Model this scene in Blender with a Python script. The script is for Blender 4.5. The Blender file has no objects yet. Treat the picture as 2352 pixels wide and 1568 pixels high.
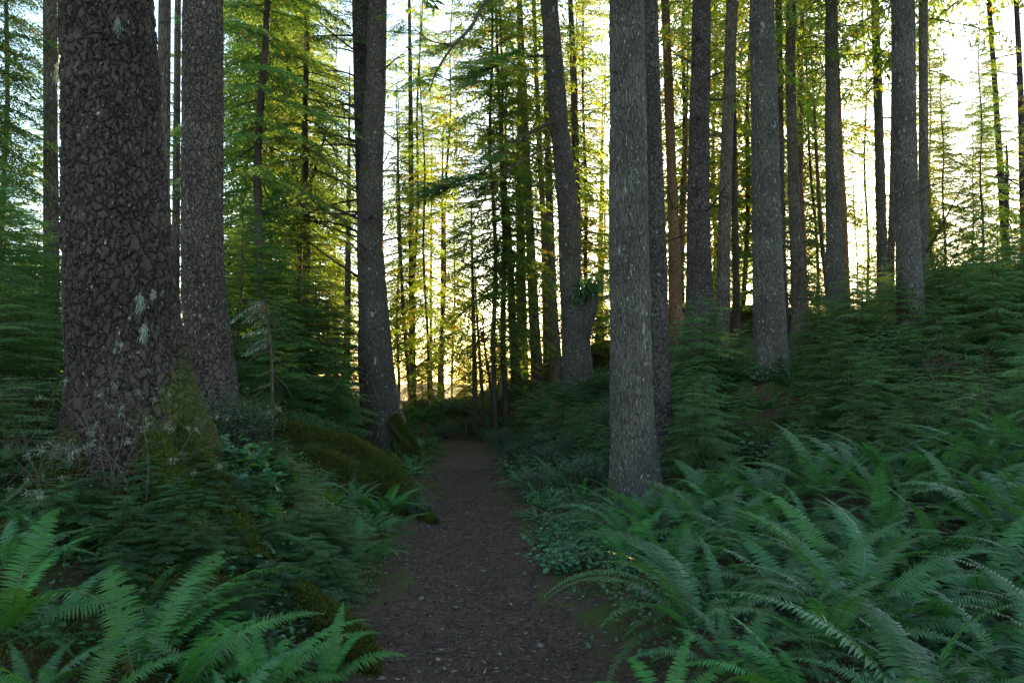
import bpy, math, random
import numpy as np
from mathutils import Vector, Matrix, Euler
R = math.radians
C = bpy.context.scene.collection
sc = bpy.context.scene

# ------------------------------------------------------------------ camera, sky, sun, exposure
F, CX, CY = 1829.0, 1176.0, 784.0        # focal length and centre, in units of a 2352 px wide frame
PITCH, EYE = R(3.0), 1.6
cam = bpy.data.objects.new('camera', bpy.data.cameras.new('camera'))
C.objects.link(cam); sc.camera = cam
cam.location = (0, 0, EYE); cam.rotation_euler = (R(90) + PITCH, 0, 0)
cam.data.sensor_width = 36; cam.data.lens = F / 2352 * 36
cam.data.clip_start = 0.05; cam.data.clip_end = 9000
SUN_EL, SUN_AZ = R(8.3), R(18.0)         # low sun ahead, a little right of the trail
w = bpy.data.worlds.new('World'); sc.world = w; w.use_nodes = True
nt = w.node_tree; bg = nt.nodes['Background']
sky = nt.nodes.new('ShaderNodeTexSky'); sky.sky_type = 'NISHITA'; sky.sun_disc = False
sky.sun_elevation = SUN_EL; sky.sun_rotation = SUN_AZ
sky.air_density = 1.0; sky.dust_density = 0.5; sky.ozone_density = 1.2
nt.links.new(sky.outputs[0], bg.inputs[0]); bg.inputs[1].default_value = 0.15
sd = bpy.data.lights.new('sun', 'SUN'); sd.energy = 5.0; sd.angle = R(0.5); sd.color = (1.0, 0.66, 0.30)
so = bpy.data.objects.new('sun', sd); C.objects.link(so)
S = Vector((math.sin(SUN_AZ) * math.cos(SUN_EL), math.cos(SUN_AZ) * math.cos(SUN_EL), math.sin(SUN_EL)))
so.rotation_euler = S.to_track_quat('Z', 'Y').to_euler(); so.location = S * 60
sc.view_settings.view_transform = 'Standard'; sc.view_settings.look = 'None'
sc.view_settings.gamma = 1; sc.view_settings.exposure = 2.5
sc.render.engine = 'CYCLES'
cy = sc.cycles
cy.max_bounces = 6; cy.diffuse_bounces = 4; cy.glossy_bounces = 2; cy.transmission_bounces = 4
cy.transparent_max_bounces = 4; cy.caustics_reflective = False; cy.caustics_refractive = False
cy.use_denoising = True

# ------------------------------------------------------------------ helpers
rng = np.random.default_rng(7)
def unproj(px, py, d):
    u = (px - CX) / F; v = (CY - py) / F
    k = d / (math.cos(PITCH) - v * math.sin(PITCH))
    return np.array((u * k, d, EYE + (math.sin(PITCH) + v * math.cos(PITCH)) * k))
def smooth(a, b, x):
    t = np.clip((x - a) / (b - a), 0, 1); return t * t * (3 - 2 * t)

def vnoise(x, y, seed=0):                 # cheap smooth value noise, vectorised
    xi = np.floor(x).astype(np.int64); yi = np.floor(y).astype(np.int64)
    fx = x - xi; fy = y - yi; fx = fx * fx * (3 - 2 * fx); fy = fy * fy * (3 - 2 * fy)
    def h(i, j):
        n = (i * 374761393 + j * 668265263 + seed * 982451653) & 0xffffffff
        n = ((n ^ (n >> 13)) * 1274126177) & 0xffffffff
        return ((n ^ (n >> 16)) & 0xffff) / 65535.0 * 2 - 1
    a = h(xi, yi) * (1 - fx) + h(xi + 1, yi) * fx
    b = h(xi, yi + 1) * (1 - fx) + h(xi + 1, yi + 1) * fx
    return a * (1 - fy) + b * fy

# --- terrain
PATH = [(1165, 2100, 0.85), (1108, 1568, 0.53), (1092, 1400, 0.52), (1066, 1250, 0.54), (1075, 1150, 0.50), (1076, 1100, 0.50), (1074, 1050, 0.46), (1064, 1015, 0.40)]
_pp = []
for px, py, hw in PATH:
    v = (CY - py) / F; d = -EYE * (math.cos(PITCH) - v * math.sin(PITCH)) / (math.sin(PITCH) + v * math.cos(PITCH))
    _pp.append((unproj(px, py, d)[0], d, hw))
_pp = [(-0.05, -6, 0.7)] + _pp + [(_pp[-1][0] - 0.9, _pp[-1][1] + 1.6, 0.4), (_pp[-1][0] - 3.0, _pp[-1][1] + 2.6, 0.4)]
PX = np.array([p[0] for p in _pp]); PY = np.array([p[1] for p in _pp]); PW = np.array([p[2] for p in _pp])
def path_x(y): return np.interp(y, PY, PX)
def path_w(y): return np.interp(y, PY, PW)
anch = []
def A(px, py, d): anch.append(unproj(px, py, d))
def AW(x, y, h): anch.append(np.array((x, y, h), float))
for yy in np.arange(-4, 23, 1.0):
    for s in (-0.55, 0, 0.55): AW(path_x(yy) + s, yy, 0.0)
AW(PX[-1], PY[-1], .15); AW(-1.4, 25, .6); AW(-.5, 26, .8); AW(0.6, 25, .9)
# right bank
for p in [(1455, 1165, 10.4), (1400, 1190, 10.0), (1330, 885, 20), (1235, 890, 26), (1190, 905, 24), (1772, 875, 14.5), (1500, 930, 14), (1600, 800, 17),
          (1660, 835, 20), (2085, 800, 15), (1915, 770, 20), (2303, 660, 20), (1542, 800, 24), (1832, 770, 23), (1750, 1160, 9.5), (2000, 1100, 8.5), (2330, 1050, 8)]: A(*p)
for p in [(1.4, 3.5, .02), (2.6, 3.5, .05), (1.4, 5, .02), (2.3, 5, .05), (3.6, 5.2, .12), (1.2, 7, .03), (2.5, 7, .12), (4, 7, .4), (1.3, 9, .02), (5, 3, .3), (6, 0, .4),
          (1.2, 13, .15), (1.0, 17, .35), (1.2, 21, .9), (12, 10, 2.8), (14, 20, 5.2), (9, 6, 1.2), (18, 30, 6), (4, 31, 3.2), (9, 31, 4.5), (1, 31, 1.6)]: AW(*p)
# left mound
for p in [(290, 1030, 6.6), (130, 1080, 6.9), (480, 1000, 7.0), (480, 1120, 6.2), (600, 1290, 5.7), (760, 1500, 4.8), (640, 1180, 7.2), (200, 1290, 5.5), (30, 1190, 6.4),
          (470, 920, 10), (700, 1060, 11.5), (770, 1260, 6.3), (600, 1050, 9)]: A(*p)
for p in [(-3.1, 6.15, 1.03), (-2.55, 6.3, .98), (-3.7, 6.25, .98), (-2.9, 5.8, .85), (-3.4, 5.75, .82), (-2.4, 5.9, .8), (-1.05, 4.4, .03), (-1.7, 4.2, .1), (-2.3, 3.6, .12), (-1.1, 6.5, .05), (-1.3, 8.4, .02), (-1.5, 10.5, .0), (-1.6, 13, .05), (-2.9, 17.5, 0.1), (-2.3, 20, .15), (-4.5, 12, .75),
          (-6, 14, 1.1), (-4.5, 17, .6), (-9, 10, 1.5), (-5.5, 5.5, .9), (-12, 18, 1.8), (-5, 24, .8), (-10, 30, 1.0), (-3, 31, .9), (-4, 0, .3), (-20, 30, 2)]: AW(*p)
AN = np.array(anch)
def H0(x, y):
    x = np.asarray(x, float); y = np.asarray(y, float); sh = x.shape; x = x.ravel(); y = y.ravel()
    num = np.zeros_like(x); den = np.zeros_like(x)
    for ax, ay, ah in AN:
        wgt = 1.0 / ((x - ax) ** 2 + (y - ay) ** 2 + 0.30) ** 1.9
        num += wgt * ah; den += wgt
    h = num / den
    h = h - 9.5 * smooth(32, 62, y) - 3 * smooth(0, 1, (y - 62) / 60)
    far = smooth(30, 60, np.abs(x) + np.maximum(0, -y)); h = h * (1 - far) + 1.0 * far
    return h.reshape(sh)
def pathd(x, y):                          # signed distance-like: <0 on the trail
    e = 0.16 * vnoise(x * 0 + 3, y * 1.7, 3) + 0.07 * vnoise(y * 5, x * 2, 9)
    return np.abs(x - path_x(y)) - path_w(y) + e
def H(x, y):
    x = np.asarray(x, float); y = np.asarray(y, float)
    h = H0(x, y); off = smooth(-0.15, 0.9, np.abs(x - path_x(y)) - path_w(y))
    off = np.where(y > 23, 1, off)
    h = h + off * (0.10 * vnoise(x * 1.1, y * 1.1, 1) + 0.05 * vnoise(x * 3.1, y * 3.1, 2) + 0.02 * vnoise(x * 9, y * 9, 4))
    return h
def Hs(x, y): return float(H(np.array([x]), np.array([y]))[0])

# --- mesh assembly
def mesh_from(name, verts, faces, mats, fm=None, rnd=None, smoothf=False):
    """verts (N,3); faces (M,4) int; fm material index per face; rnd per vertex"""
    me = bpy.data.meshes.new(name)
    verts = np.ascontiguousarray(verts, np.float32); faces = np.ascontiguousarray(faces, np.int32)
    me.vertices.add(len(verts)); me.vertices.foreach_set('co', verts.ravel())
    me.loops.add(faces.size); me.loops.foreach_set('vertex_index', faces.ravel())
    me.polygons.add(len(faces)); me.polygons.foreach_set('loop_start', np.arange(0, faces.size, 4, dtype=np.int32))
    me.polygons.foreach_set('loop_total', np.full(len(faces), 4, np.int32))
    if fm is not None: me.polygons.foreach_set('material_index', np.ascontiguousarray(fm, np.int32))
    if smoothf: me.polygons.foreach_set('use_smooth', np.ones(len(faces), bool))
    for m in mats: me.materials.append(m)
    if rnd is not None:
        a = me.attributes.new('rnd', 'FLOAT', 'POINT'); a.data.foreach_set('value', np.ascontiguousarray(rnd, np.float32))
    me.update(calc_edges=True); return me
def quads_mesh(name, parts, mats):
    """parts: list of (quads (N,4,3), mat index, smooth rnd or None)"""
    V, Fm, Rn = [], [], []
    for q, mi, r in parts:
        if len(q) == 0: continue
        V.append(q.reshape(-1, 3)); Fm.append(np.full(len(q), mi))
        rr = rng.random(len(q)) if r is None else r
        Rn.append(np.repeat(rr, 4))
    V = np.concatenate(V); n = len(V) // 4
    return mesh_from(name, V, np.arange(n * 4).reshape(n, 4), mats, np.concatenate(Fm), np.concatenate(Rn))
def tube(pts, rad, seg=6, cap=False):
    pts = np.asarray(pts, float); n = len(pts); rad = np.broadcast_to(rad, (n,))
    t = np.gradient(pts, axis=0); t /= np.linalg.norm(t, axis=1)[:, None] + 1e-9
    up = np.array((0.31, 0.17, 0.93)); a = np.cross(t, up); a /= np.linalg.norm(a, axis=1)[:, None] + 1e-9
    b = np.cross(t, a)
    th = np.linspace(0, 2 * np.pi, seg, endpoint=False)
    V = pts[:, None] + rad[:, None, None] * (np.cos(th)[None, :, None] * a[:, None] + np.sin(th)[None, :, None] * b[:, None])
    i = np.arange(n - 1)[:, None] * seg; j = np.arange(seg)[None]; k = (j + 1) % seg
    Fc = np.stack([i + j, i + k, i + seg + k, i + seg + j], -1).reshape(-1, 4)
    return V.reshape(-1, 3), Fc
def tubeq(pts, rad, seg=3):
    V, Fc = tube(pts, rad, seg); return V[Fc]
def ob(name, me, parent=None, loc=(0, 0, 0), rot=(0, 0, 0), scale=1):
    o = bpy.data.objects.new(name, me); C.objects.link(o)
    if parent: o.parent = parent
    o.location = loc; o.rotation_euler = rot
    o.scale = (scale,) * 3 if np.isscalar(scale) else scale
    return o
def tag(o, label=None, cat=None, group=None, kind=None):
    if label: o['label'] = label
    if cat: o['category'] = cat
    if group: o['group'] = group
    if kind: o['kind'] = kind
    return o

# ------------------------------------------------------------------ materials
def newmat(name):
    m = bpy.data.materials.new(name); m.use_nodes = True; t = m.node_tree
    for n in list(t.nodes): t.nodes.remove(n)
    return m, t, t.nodes, t.links
def N(t, kind, **kw):
    n = t.nodes.new(kind)
    for k, v in kw.items():
        if k.startswith('i_'):
            key = k[2:]; n.inputs[int(key) if key.isdigit() else key].default_value = v
        else: setattr(n, k, v)
    return n
def ramp(t, src, stops):
    r = t.nodes.new('ShaderNodeValToRGB'); t.links.new(src, r.inputs[0])
    el = r.color_ramp.elements
    while len(el) < len(stops): el.new(0.5)
    for e, (p, c) in zip(el, stops): e.position = p; e.color = (*c, 1)
    return r.outputs[0]
def mathn(t, op, a, b=None, c=None, clamp=False):
    n = t.nodes.new('ShaderNodeMath'); n.operation = op; n.use_clamp = clamp
    for i, v in enumerate((a, b, c)):
        if v is None: continue
        if isinstance(v, (int, float)): n.inputs[i].default_value = v
        else: t.links.new(v, n.inputs[i])
    return n.outputs[0]
def mixc(t, fac, a, b, blend='MIX'):
    n = t.nodes.new('ShaderNodeMix'); n.data_type = 'RGBA'; n.blend_type = blend
    for i, v in ((0, fac), (6, a), (7, b)):
        if isinstance(v, (int, float)): n.inputs[i].default_value = v
        elif isinstance(v, tuple): n.inputs[i].default_value = (*v, 1)
        else: t.links.new(v, n.inputs[i])
    return n.outputs[2]
def leaf_mat(name, dark, light, odd, trans, tcol, rough=0.45, spec=0.4, oddpos=0.97):
    m, t, ns, ln = newmat(name)
    at = N(t, 'ShaderNodeAttribute', attribute_name='rnd'); oi = N(t, 'ShaderNodeObjectInfo')
    col = ramp(t, at.outputs['Fac'], [(0, dark), (0.5, tuple((a + b) / 2 for a, b in zip(dark, light))), (oddpos - .02, light), (oddpos, odd)])
    f = mathn(t, 'MULTIPLY_ADD', oi.outputs['Random'], 0.5, 0.75)
    hs = N(t, 'ShaderNodeHueSaturation'); ln.new(col, hs.inputs['Color']); ln.new(f, hs.inputs['Value'])
    ln.new(mathn(t, 'MULTIPLY_ADD', oi.outputs['Random'], 0.03, 0.485), hs.inputs['Hue'])
    p = N(t, 'ShaderNodeBsdfPrincipled'); ln.new(hs.outputs[0], p.inputs['Base Color'])
    p.inputs['Roughness'].default_value = rough; p.inputs['Specular IOR Level'].default_value = spec
    tr = N(t, 'ShaderNodeBsdfTranslucent'); ln.new(mixc(t, 1.0, hs.outputs[0], tcol, 'MULTIPLY'), tr.inputs[0])
    mx = N(t, 'ShaderNodeMixShader'); mx.inputs[0].default_value = trans
    ln.new(p.outputs[0], mx.inputs[1]); ln.new(tr.outputs[0], mx.inputs[2])
    o = N(t, 'ShaderNodeOutputMaterial'); ln.new(mx.outputs[0], o.inputs[0])
    return m
M_hem = leaf_mat('hemlock_needles', (.036, .090, .040), (.085, .170, .075), (.13, .18, .06), .42, (3.6, 3.2, 1.2))
M_sap = leaf_mat('sapling_needles', (.046, .105, .050), (.100, .190, .088), (.14, .20, .07), .42, (3.2, 3.0, 1.2))
M_far = leaf_mat('far_needles', (.042, .092, .034), (.098, .165, .055), (.24, .16, .03), .55, (5.0, 3.9, 1.0), oddpos=.88)
M_fern = leaf_mat('fern_blade', (.024, .078, .026), (.058, .140, .046), (.09, .15, .05), .25, (2.2, 2.6, 1.0), rough=.48, spec=.38)
M_fern2 = leaf_mat('lit_fern_blade', (.034, .125, .024), (.062, .19, .034), (.08, .19, .05), .30, (2.0, 2.2, 1.0), rough=.45, spec=.3)  # brighter copy of fern_blade for the left ferns, light painted into its green
M_dead = leaf_mat('dead_fern_blade', (.10, .035, .014), (.20, .08, .03), (.25, .13, .06), .2, (1.6, 1.3, 1), rough=.7, spec=.2)
M_salal = leaf_mat('broad_leaf', (.022, .085, .035), (.05, .15, .06), (.10, .20, .06), .22, (2.4, 2.6, 1.0), rough=.33, spec=.55)
M_huck = leaf_mat('small_glossy_leaf', (.032, .095, .048), (.070, .165, .085), (.06, .13, .06), .2, (2.2, 2.2, 1.0), rough=.3, spec=.6)
M_moss = leaf_mat('moss_tuft', (.030, .046, .008), (.095, .120, .020), (.14, .12, .03), .25, (1.6, 1.6, 1), rough=.9, spec=.1)
M_litter = leaf_mat('dry_litter', (.045, .028, .018), (.18, .12, .08), (.42, .32, .23), .05, (1, 1, 1), rough=.85, spec=.15)
M_lichen = leaf_mat('pale_lichen', (.20, .25, .19), (.34, .40, .31), (.4, .42, .34), .3, (1.2, 1.2, 1), rough=.9, spec=.1)

def bark_mat(name, base, hi, crack, mode, scale, disp, lichen=.0, brk=.9, moss_h=0.0, moss_side=0.0, true_disp=False):
    m, t, ns, ln = newmat(name)
    tc = N(t, 'ShaderNodeTexCoord'); oi = N(t, 'ShaderNodeObjectInfo')
    va = N(t, 'ShaderNodeVectorMath', operation='ADD'); ln.new(tc.outputs['Object'], va.inputs[0]); ln.new(oi.outputs['Location'], va.inputs[1])
    # warp
    nz = N(t, 'ShaderNodeTexNoise', i_Scale=scale * (.5 if mode == 'plate' else .35), i_Detail=3.0); ln.new(va.outputs[0], nz.inputs['Vector'])
    sb = N(t, 'ShaderNodeVectorMath', operation='SUBTRACT'); ln.new(nz.outputs['Color'], sb.inputs[0]); sb.inputs[1].default_value = (.5, .5, .5)
    sm = N(t, 'ShaderNodeVectorMath', operation='SCALE'); ln.new(sb.outputs[0], sm.inputs[0]); sm.inputs['Scale'].default_value = 3.0 / scale if mode == 'plate' else 1.3 / scale
    wp = N(t, 'ShaderNodeVectorMath', operation='ADD'); ln.new(va.outputs[0], wp.inputs[0]); ln.new(sm.outputs[0], wp.inputs[1])
    mp = N(t, 'ShaderNodeMapping'); ln.new(wp.outputs[0], mp.inputs[0])
    mp.inputs['Scale'].default_value = (1, 1, .48) if mode == 'plate' else (1, 1, .14)
    ve = N(t, 'ShaderNodeTexVoronoi', feature='DISTANCE_TO_EDGE', i_Scale=scale); ln.new(mp.outputs[0], ve.inputs['Vector'])
    vc = N(t, 'ShaderNodeTexVoronoi', feature='F1', i_Scale=scale); ln.new(mp.outputs[0], vc.inputs['Vector'])
    n2 = N(t, 'ShaderNodeTexNoise', i_Scale=scale * (2.2 if mode == 'plate' else 2.0), i_Detail=6.0, i_Roughness=.65)
    ln.new(mp.outputs[0] if mode != 'plate' else va.outputs[0], n2.inputs['Vector'])
    n3 = N(t, 'ShaderNodeTexNoise', i_Scale=1.6, i_Detail=3.0); ln.new(va.outputs[0], n3.inputs['Vector'])
    edge = mathn(t, 'MULTIPLY', ve.outputs['Distance'], 4.2 if mode == 'plate' else 3.2)
    edge = mathn(t, 'ADD', edge, mathn(t, 'MULTIPLY_ADD', n2.outputs['Fac'], brk, -.47 * brk), clamp=True)
    edge = mathn(t, 'POWER', edge, .6)
    sx = N(t, 'ShaderNodeSeparateColor'); ln.new(vc.outputs['Color'], sx.inputs[0])
    h = mathn(t, 'MULTIPLY', edge, mathn(t, 'MULTIPLY_ADD', sx.outputs[0], .45, .55))
    h = mathn(t, 'ADD', h, mathn(t, 'MULTIPLY', n2.outputs['Fac'], .5 if brk < 1 else .9))
    n6 = N(t, 'ShaderNodeTexNoise', i_Scale=4.5, i_Detail=3.0); ln.new(va.outputs[0], n6.inputs['Vector'])
    h = mathn(t, 'ADD', h, mathn(t, 'MULTIPLY_ADD', n6.outputs['Fac'], 1.6, -.8))
    colb = mixc(t, n2.outputs['Fac'], base, hi)
    colb = mixc(t, mathn(t, 'MULTIPLY', sx.outputs[1], .35), colb, tuple(min(1, c * 1.35) for c in hi))
    colb = mixc(t, ramp(t, n3.outputs['Fac'], [(.35, (0, 0, 0)), (.65, (1, 1, 1))]), colb, mixc(t, 1.0, colb, (.62, .60, .60), 'MULTIPLY'))
    col = mixc(t, ramp(t, edge, [(.25, (0, 0, 0)), (.7, (1, 1, 1))]), crack, colb)
    if lichen > 0:
        mp2 = N(t, 'ShaderNodeMapping'); ln.new(va.outputs[0], mp2.inputs[0]); mp2.inputs['Scale'].default_value = (1, 1, .45)
        n4 = N(t, 'ShaderNodeTexNoise', i_Scale=38.0, i_Detail=2.0); ln.new(mp2.outputs[0], n4.inputs['Vector'])
        n5 = N(t, 'ShaderNodeTexNoise', i_Scale=9.0, i_Detail=2.0); ln.new(mp2.outputs[0], n5.inputs['Vector'])
        a = ramp(t, n4.outputs['Fac'], [(.70 - lichen * .1, (0, 0, 0)), (.74 - lichen * .1, (1, 1, 1))])
        b = ramp(t, n5.outputs['Fac'], [(.72 - lichen * .06, (0, 0, 0)), (.76 - lichen * .06, (.8, .8, .8))])
        col = mixc(t, mathn(t, 'MAXIMUM', a, b), col, (.30, .33, .28))
    sp = N(t, 'ShaderNodeSeparateXYZ'); ln.new(tc.outputs['Object'], sp.inputs[0])
    if moss_h > 0:
        nm = N(t, 'ShaderNodeTexNoise', i_Scale=5.0, i_Detail=5.0, i_Roughness=.7); ln.new(va.outputs[0], nm.inputs['Vector'])
        zf = mathn(t, 'MULTIPLY_ADD', sp.outputs['Z'], -1.0 / moss_h, 1.0)
        xf = mathn(t, 'MULTIPLY', sp.outputs['X'], moss_side)
        s_ = mathn(t, 'ADD', mathn(t, 'ADD', mathn(t, 'MULTIPLY', zf, .4), xf), mathn(t, 'MULTIPLY_ADD', nm.outputs['Fac'], 1.3, -1.10))
        mm = ramp(t, s_, [(.18, (0, 0, 0)), (.42, (1, 1, 1))])
        mcol = mixc(t, n2.outputs['Fac'], (.022, .030, .007), (.095, .10, .018))
        col = mixc(t, mm, col, mcol)
    p = N(t, 'ShaderNodeBsdfPrincipled'); ln.new(col, p.inputs['Base Color'])
    p.inputs['Roughness'].default_value = .82; p.inputs['Specular IOR Level'].default_value = .25
    o = N(t, 'ShaderNodeOutputMaterial'); ln.new(p.outputs[0], o.inputs[0])
    if true_disp:
        dn = N(t, 'ShaderNodeDisplacement', i_Midlevel=1.0, i_Scale=disp); ln.new(h, dn.inputs['Height'])
        ln.new(dn.outputs[0], o.inputs['Displacement']); m.displacement_method = 'BOTH'
    else:
        b = N(t, 'ShaderNodeBump', i_Strength=1.0, i_Distance=disp); ln.new(h, b.inputs['Height']); ln.new(b.outputs[0], p.inputs['Normal'])
    return m
M_plate = bark_mat('scaly_dark_bark', (.040, .028, .024), (.094, .068, .059), (.012, .008, .007), 'plate', 18, .032, lichen=.1, brk=1.5, moss_h=1.6, moss_side=1.6, true_disp=True)
M_plate2 = bark_mat('scaly_grey_bark', (.055, .041, .034), (.130, .102, .086), (.014, .010, .008), 'plate', 21, .022, lichen=.2, moss_h=1.2, moss_side=.8, true_disp=True)
M_fur = bark_mat('furrowed_grey_bark', (.060, .054, .045), (.140, .128, .108), (.032, .027, .022), 'furrow', 40, .020, lichen=.40, moss_h=.7, moss_side=-1.6, true_disp=True)
M_fur2 = bark_mat('furrowed_dark_bark', (.050, .042, .035), (.115, .100, .084), (.022, .018, .015), 'furrow', 40, .014, lichen=.35, moss_h=1.2, moss_side=1.0, true_disp=True)
M_furb = bark_mat('brown_grey_bark', (.075, .060, .046), (.165, .135, .105), (.035, .026, .02), 'furrow', 30, .02, lichen=.3)
M_darkb = bark_mat('dark_rough_bark', (.045, .036, .032), (.10, .082, .072), (.018, .014, .012), 'plate', 17, .03, lichen=.1)
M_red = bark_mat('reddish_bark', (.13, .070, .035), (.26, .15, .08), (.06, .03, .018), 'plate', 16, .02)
M_pale = bark_mat('pale_bark', (.20, .18, .15), (.42, .39, .34), (.06, .05, .04), 'plate', 10, .01)
M_twig = bark_mat('twig_bark', (.045, .036, .028), (.11, .09, .07), (.03, .022, .018), 'furrow', 60, .003)
M_dtwig = bark_mat('dead_twig_bark', (.060, .042, .034), (.14, .105, .088), (.05, .035, .03), 'furrow', 60, .003)

def ground_mat(name, path):
    m, t, ns, ln = newmat(name)
    ge = N(t, 'ShaderNodeNewGeometry'); pos = ge.outputs['Position']
    n1 = N(t, 'ShaderNodeTexNoise', i_Scale=1.1, i_Detail=4.0); ln.new(pos, n1.inputs['Vector'])
    n2 = N(t, 'ShaderNodeTexNoise', i_Scale=26.0, i_Detail=8.0, i_Roughness=.7); ln.new(pos, n2.inputs['Vector'])
    n3 = N(t, 'ShaderNodeTexNoise', i_Scale=110.0, i_Detail=4.0, i_Roughness=.7); ln.new(pos, n3.inputs['Vector'])
    n4 = N(t, 'ShaderNodeTexNoise', i_Scale=5.0, i_Detail=5.0); ln.new(pos, n4.inputs['Vector'])
    col = mixc(t, ramp(t, n2.outputs['Fac'], [(.3, (0, 0, 0)), (.7, (1, 1, 1))]), (.050, .031, .019), (.150, .100, .066))
    col = mixc(t, ramp(t, n3.outputs['Fac'], [(.58, (0, 0, 0)), (.66, (1, 1, 1))]), col, (.21, .155, .110))
    col = mixc(t, ramp(t, n4.outputs['Fac'], [(.42, (0, 0, 0)), (.66, (.6, .6, .6))]), col, (.052, .040, .033))
    if not path:
        mo = mixc(t, n3.outputs['Fac'], (.030, .040, .010), (.095, .11, .022))
        f = mathn(t, 'ADD', n1.outputs['Fac'], mathn(t, 'MULTIPLY', mathn(t, 'SUBTRACT', n4.outputs['Fac'], .5), 1.2))
        col = mixc(t, ramp(t, f, [(.47, (0, 0, 0)), (.64, (1, 1, 1))]), mixc(t, 1.0, col, (.75, .72, .66), 'MULTIPLY'), mo)
    p = N(t, 'ShaderNodeBsdfPrincipled'); ln.new(col, p.inputs['Base Color'])
    p.inputs['Roughness'].default_value = .92; p.inputs['Specular IOR Level'].default_value = .2
    hh = mathn(t, 'ADD', n2.outputs['Fac'], mathn(t, 'MULTIPLY', n3.outputs['Fac'], .35))
    b = N(t, 'ShaderNodeBump', i_Strength=1.0, i_Distance=.035); ln.new(hh, b.inputs['Height']); ln.new(b.outputs[0], p.inputs['Normal'])
    o = N(t, 'ShaderNodeOutputMaterial'); ln.new(p.outputs[0], o.inputs[0])
    return m
M_ground = ground_mat('forest_floor', False); M_path = ground_mat('trail_earth', True)
def moss_mat():
    m, t, ns, ln = newmat('moss_cover')
    ge = N(t, 'ShaderNodeNewGeometry'); pos = ge.outputs['Position']
    n2 = N(t, 'ShaderNodeTexNoise', i_Scale=60.0, i_Detail=6.0, i_Roughness=.7); ln.new(pos, n2.inputs['Vector'])
    n1 = N(t, 'ShaderNodeTexNoise', i_Scale=4.0, i_Detail=5.0); ln.new(pos, n1.inputs['Vector'])
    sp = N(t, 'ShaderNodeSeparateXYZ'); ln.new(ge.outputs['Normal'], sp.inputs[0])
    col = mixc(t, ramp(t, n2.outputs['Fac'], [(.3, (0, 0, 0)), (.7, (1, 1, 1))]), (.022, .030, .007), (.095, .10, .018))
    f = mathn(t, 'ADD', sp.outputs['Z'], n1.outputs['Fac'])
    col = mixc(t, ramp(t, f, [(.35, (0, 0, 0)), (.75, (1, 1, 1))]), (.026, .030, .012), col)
    p = N(t, 'ShaderNodeBsdfPrincipled'); ln.new(col, p.inputs['Base Color']); p.inputs['Roughness'].default_value = .95
    b = N(t, 'ShaderNodeBump', i_Strength=1.0, i_Distance=.03); ln.new(n2.outputs['Fac'], b.inputs['Height']); ln.new(b.outputs[0], p.inputs['Normal'])
    o = N(t, 'ShaderNodeOutputMaterial'); ln.new(p.outputs[0], o.inputs[0]); return m
M_mossc = moss_mat()
def plain(name, col, rough):
    m, t, ns, ln = newmat(name); ge = N(t, 'ShaderNodeNewGeometry')
    n1 = N(t, 'ShaderNodeTexNoise', i_Scale=30.0, i_Detail=5.0); ln.new(ge.outputs['Position'], n1.inputs['Vector'])
    c = mixc(t, n1.outputs['Fac'], tuple(x * .6 for x in col), tuple(x * 1.4 for x in col))
    p = N(t, 'ShaderNodeBsdfPrincipled'); ln.new(c, p.inputs['Base Color']); p.inputs['Roughness'].default_value = rough
    o = N(t, 'ShaderNodeOutputMaterial'); ln.new(p.outputs[0], o.inputs[0]); return m
M_stone = plain('stone', (.11, .10, .09), .8); M_sea = plain('sea_water', (.02, .04, .05), .12)

# ------------------------------------------------------------------ ground, trail, sea
def spacing(a, b, step): return list(np.arange(a, b, step))
def outer(start, n, f0=.5, g=1.5):
    o, s, p = [], f0, start
    for _ in range(n): p += s; s *= g; o.append(p)
    return o
xs = [-v for v in reversed(outer(13, 17))] + spacing(-13, 16, .1) + outer(16, 17)
ys = [-v for v in reversed(outer(2, 17))] + spacing(-2, 3, .25) + spacing(3, 14, .07) + spacing(14, 36, .16) + outer(36, 17)
X, Y = np.meshgrid(np.array(xs), np.array(ys))
Z = H(X, Y)
pd = pathd(X, Y); Z = Z + np.where(Y < 24.5, -0.07 * (1 - smooth(-.12, .10, pd)) + .025 * smooth(0, .1, pd) * (1 - smooth(.1, .6, pd)), 0)
nx, ny = len(xs), len(ys)
idx = np.arange(nx * ny).reshape(ny, nx)
Fg = np.stack([idx[:-1, :-1], idx[:-1, 1:], idx[1:, 1:], idx[1:, :-1]], -1).reshape(-1, 4)
tag(ob('ground', mesh_from('ground', np.stack([X, Y, Z], -1).reshape(-1, 3), Fg, [M_ground], smoothf=True)), kind='structure')
py_ = np.array(spacing(-5, 14, .05) + spacing(14, 24.4, .12)); su = np.linspace(-1.05, 1.05, 41)
Xp = path_x(py_)[:, None] + su[None] * (path_w(py_)[:, None] + .25); Yp = np.repeat(py_[:, None], 41, 1)
Zp = H(Xp, Yp) + .012 * vnoise(Xp * 6, Yp * 6, 5) + .006 * vnoise(Xp * 19, Yp * 19, 6) + .03 * (su[None] ** 2 - .3)
Zp -= .05 * smooth(.85, 1.05, np.abs(su))[None]
idx = np.arange(Xp.size).reshape(Xp.shape)
Fp = np.stack([idx[:-1, :-1], idx[:-1, 1:], idx[1:, 1:], idx[1:, :-1]], -1).reshape(-1, 4)
tag(ob('path', mesh_from('path', np.stack([Xp, Yp, Zp], -1).reshape(-1, 3), Fp, [M_path], smoothf=True)), kind='structure')
sv = np.array([(-4000, 60, -9.0), (4000, 60, -9.0), (4000, 8000, -9.0), (-4000, 8000, -9.0)])
tag(ob('water', mesh_from('water', sv, np.array([[0, 1, 2, 3]]), [M_sea])), kind='structure')

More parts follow.
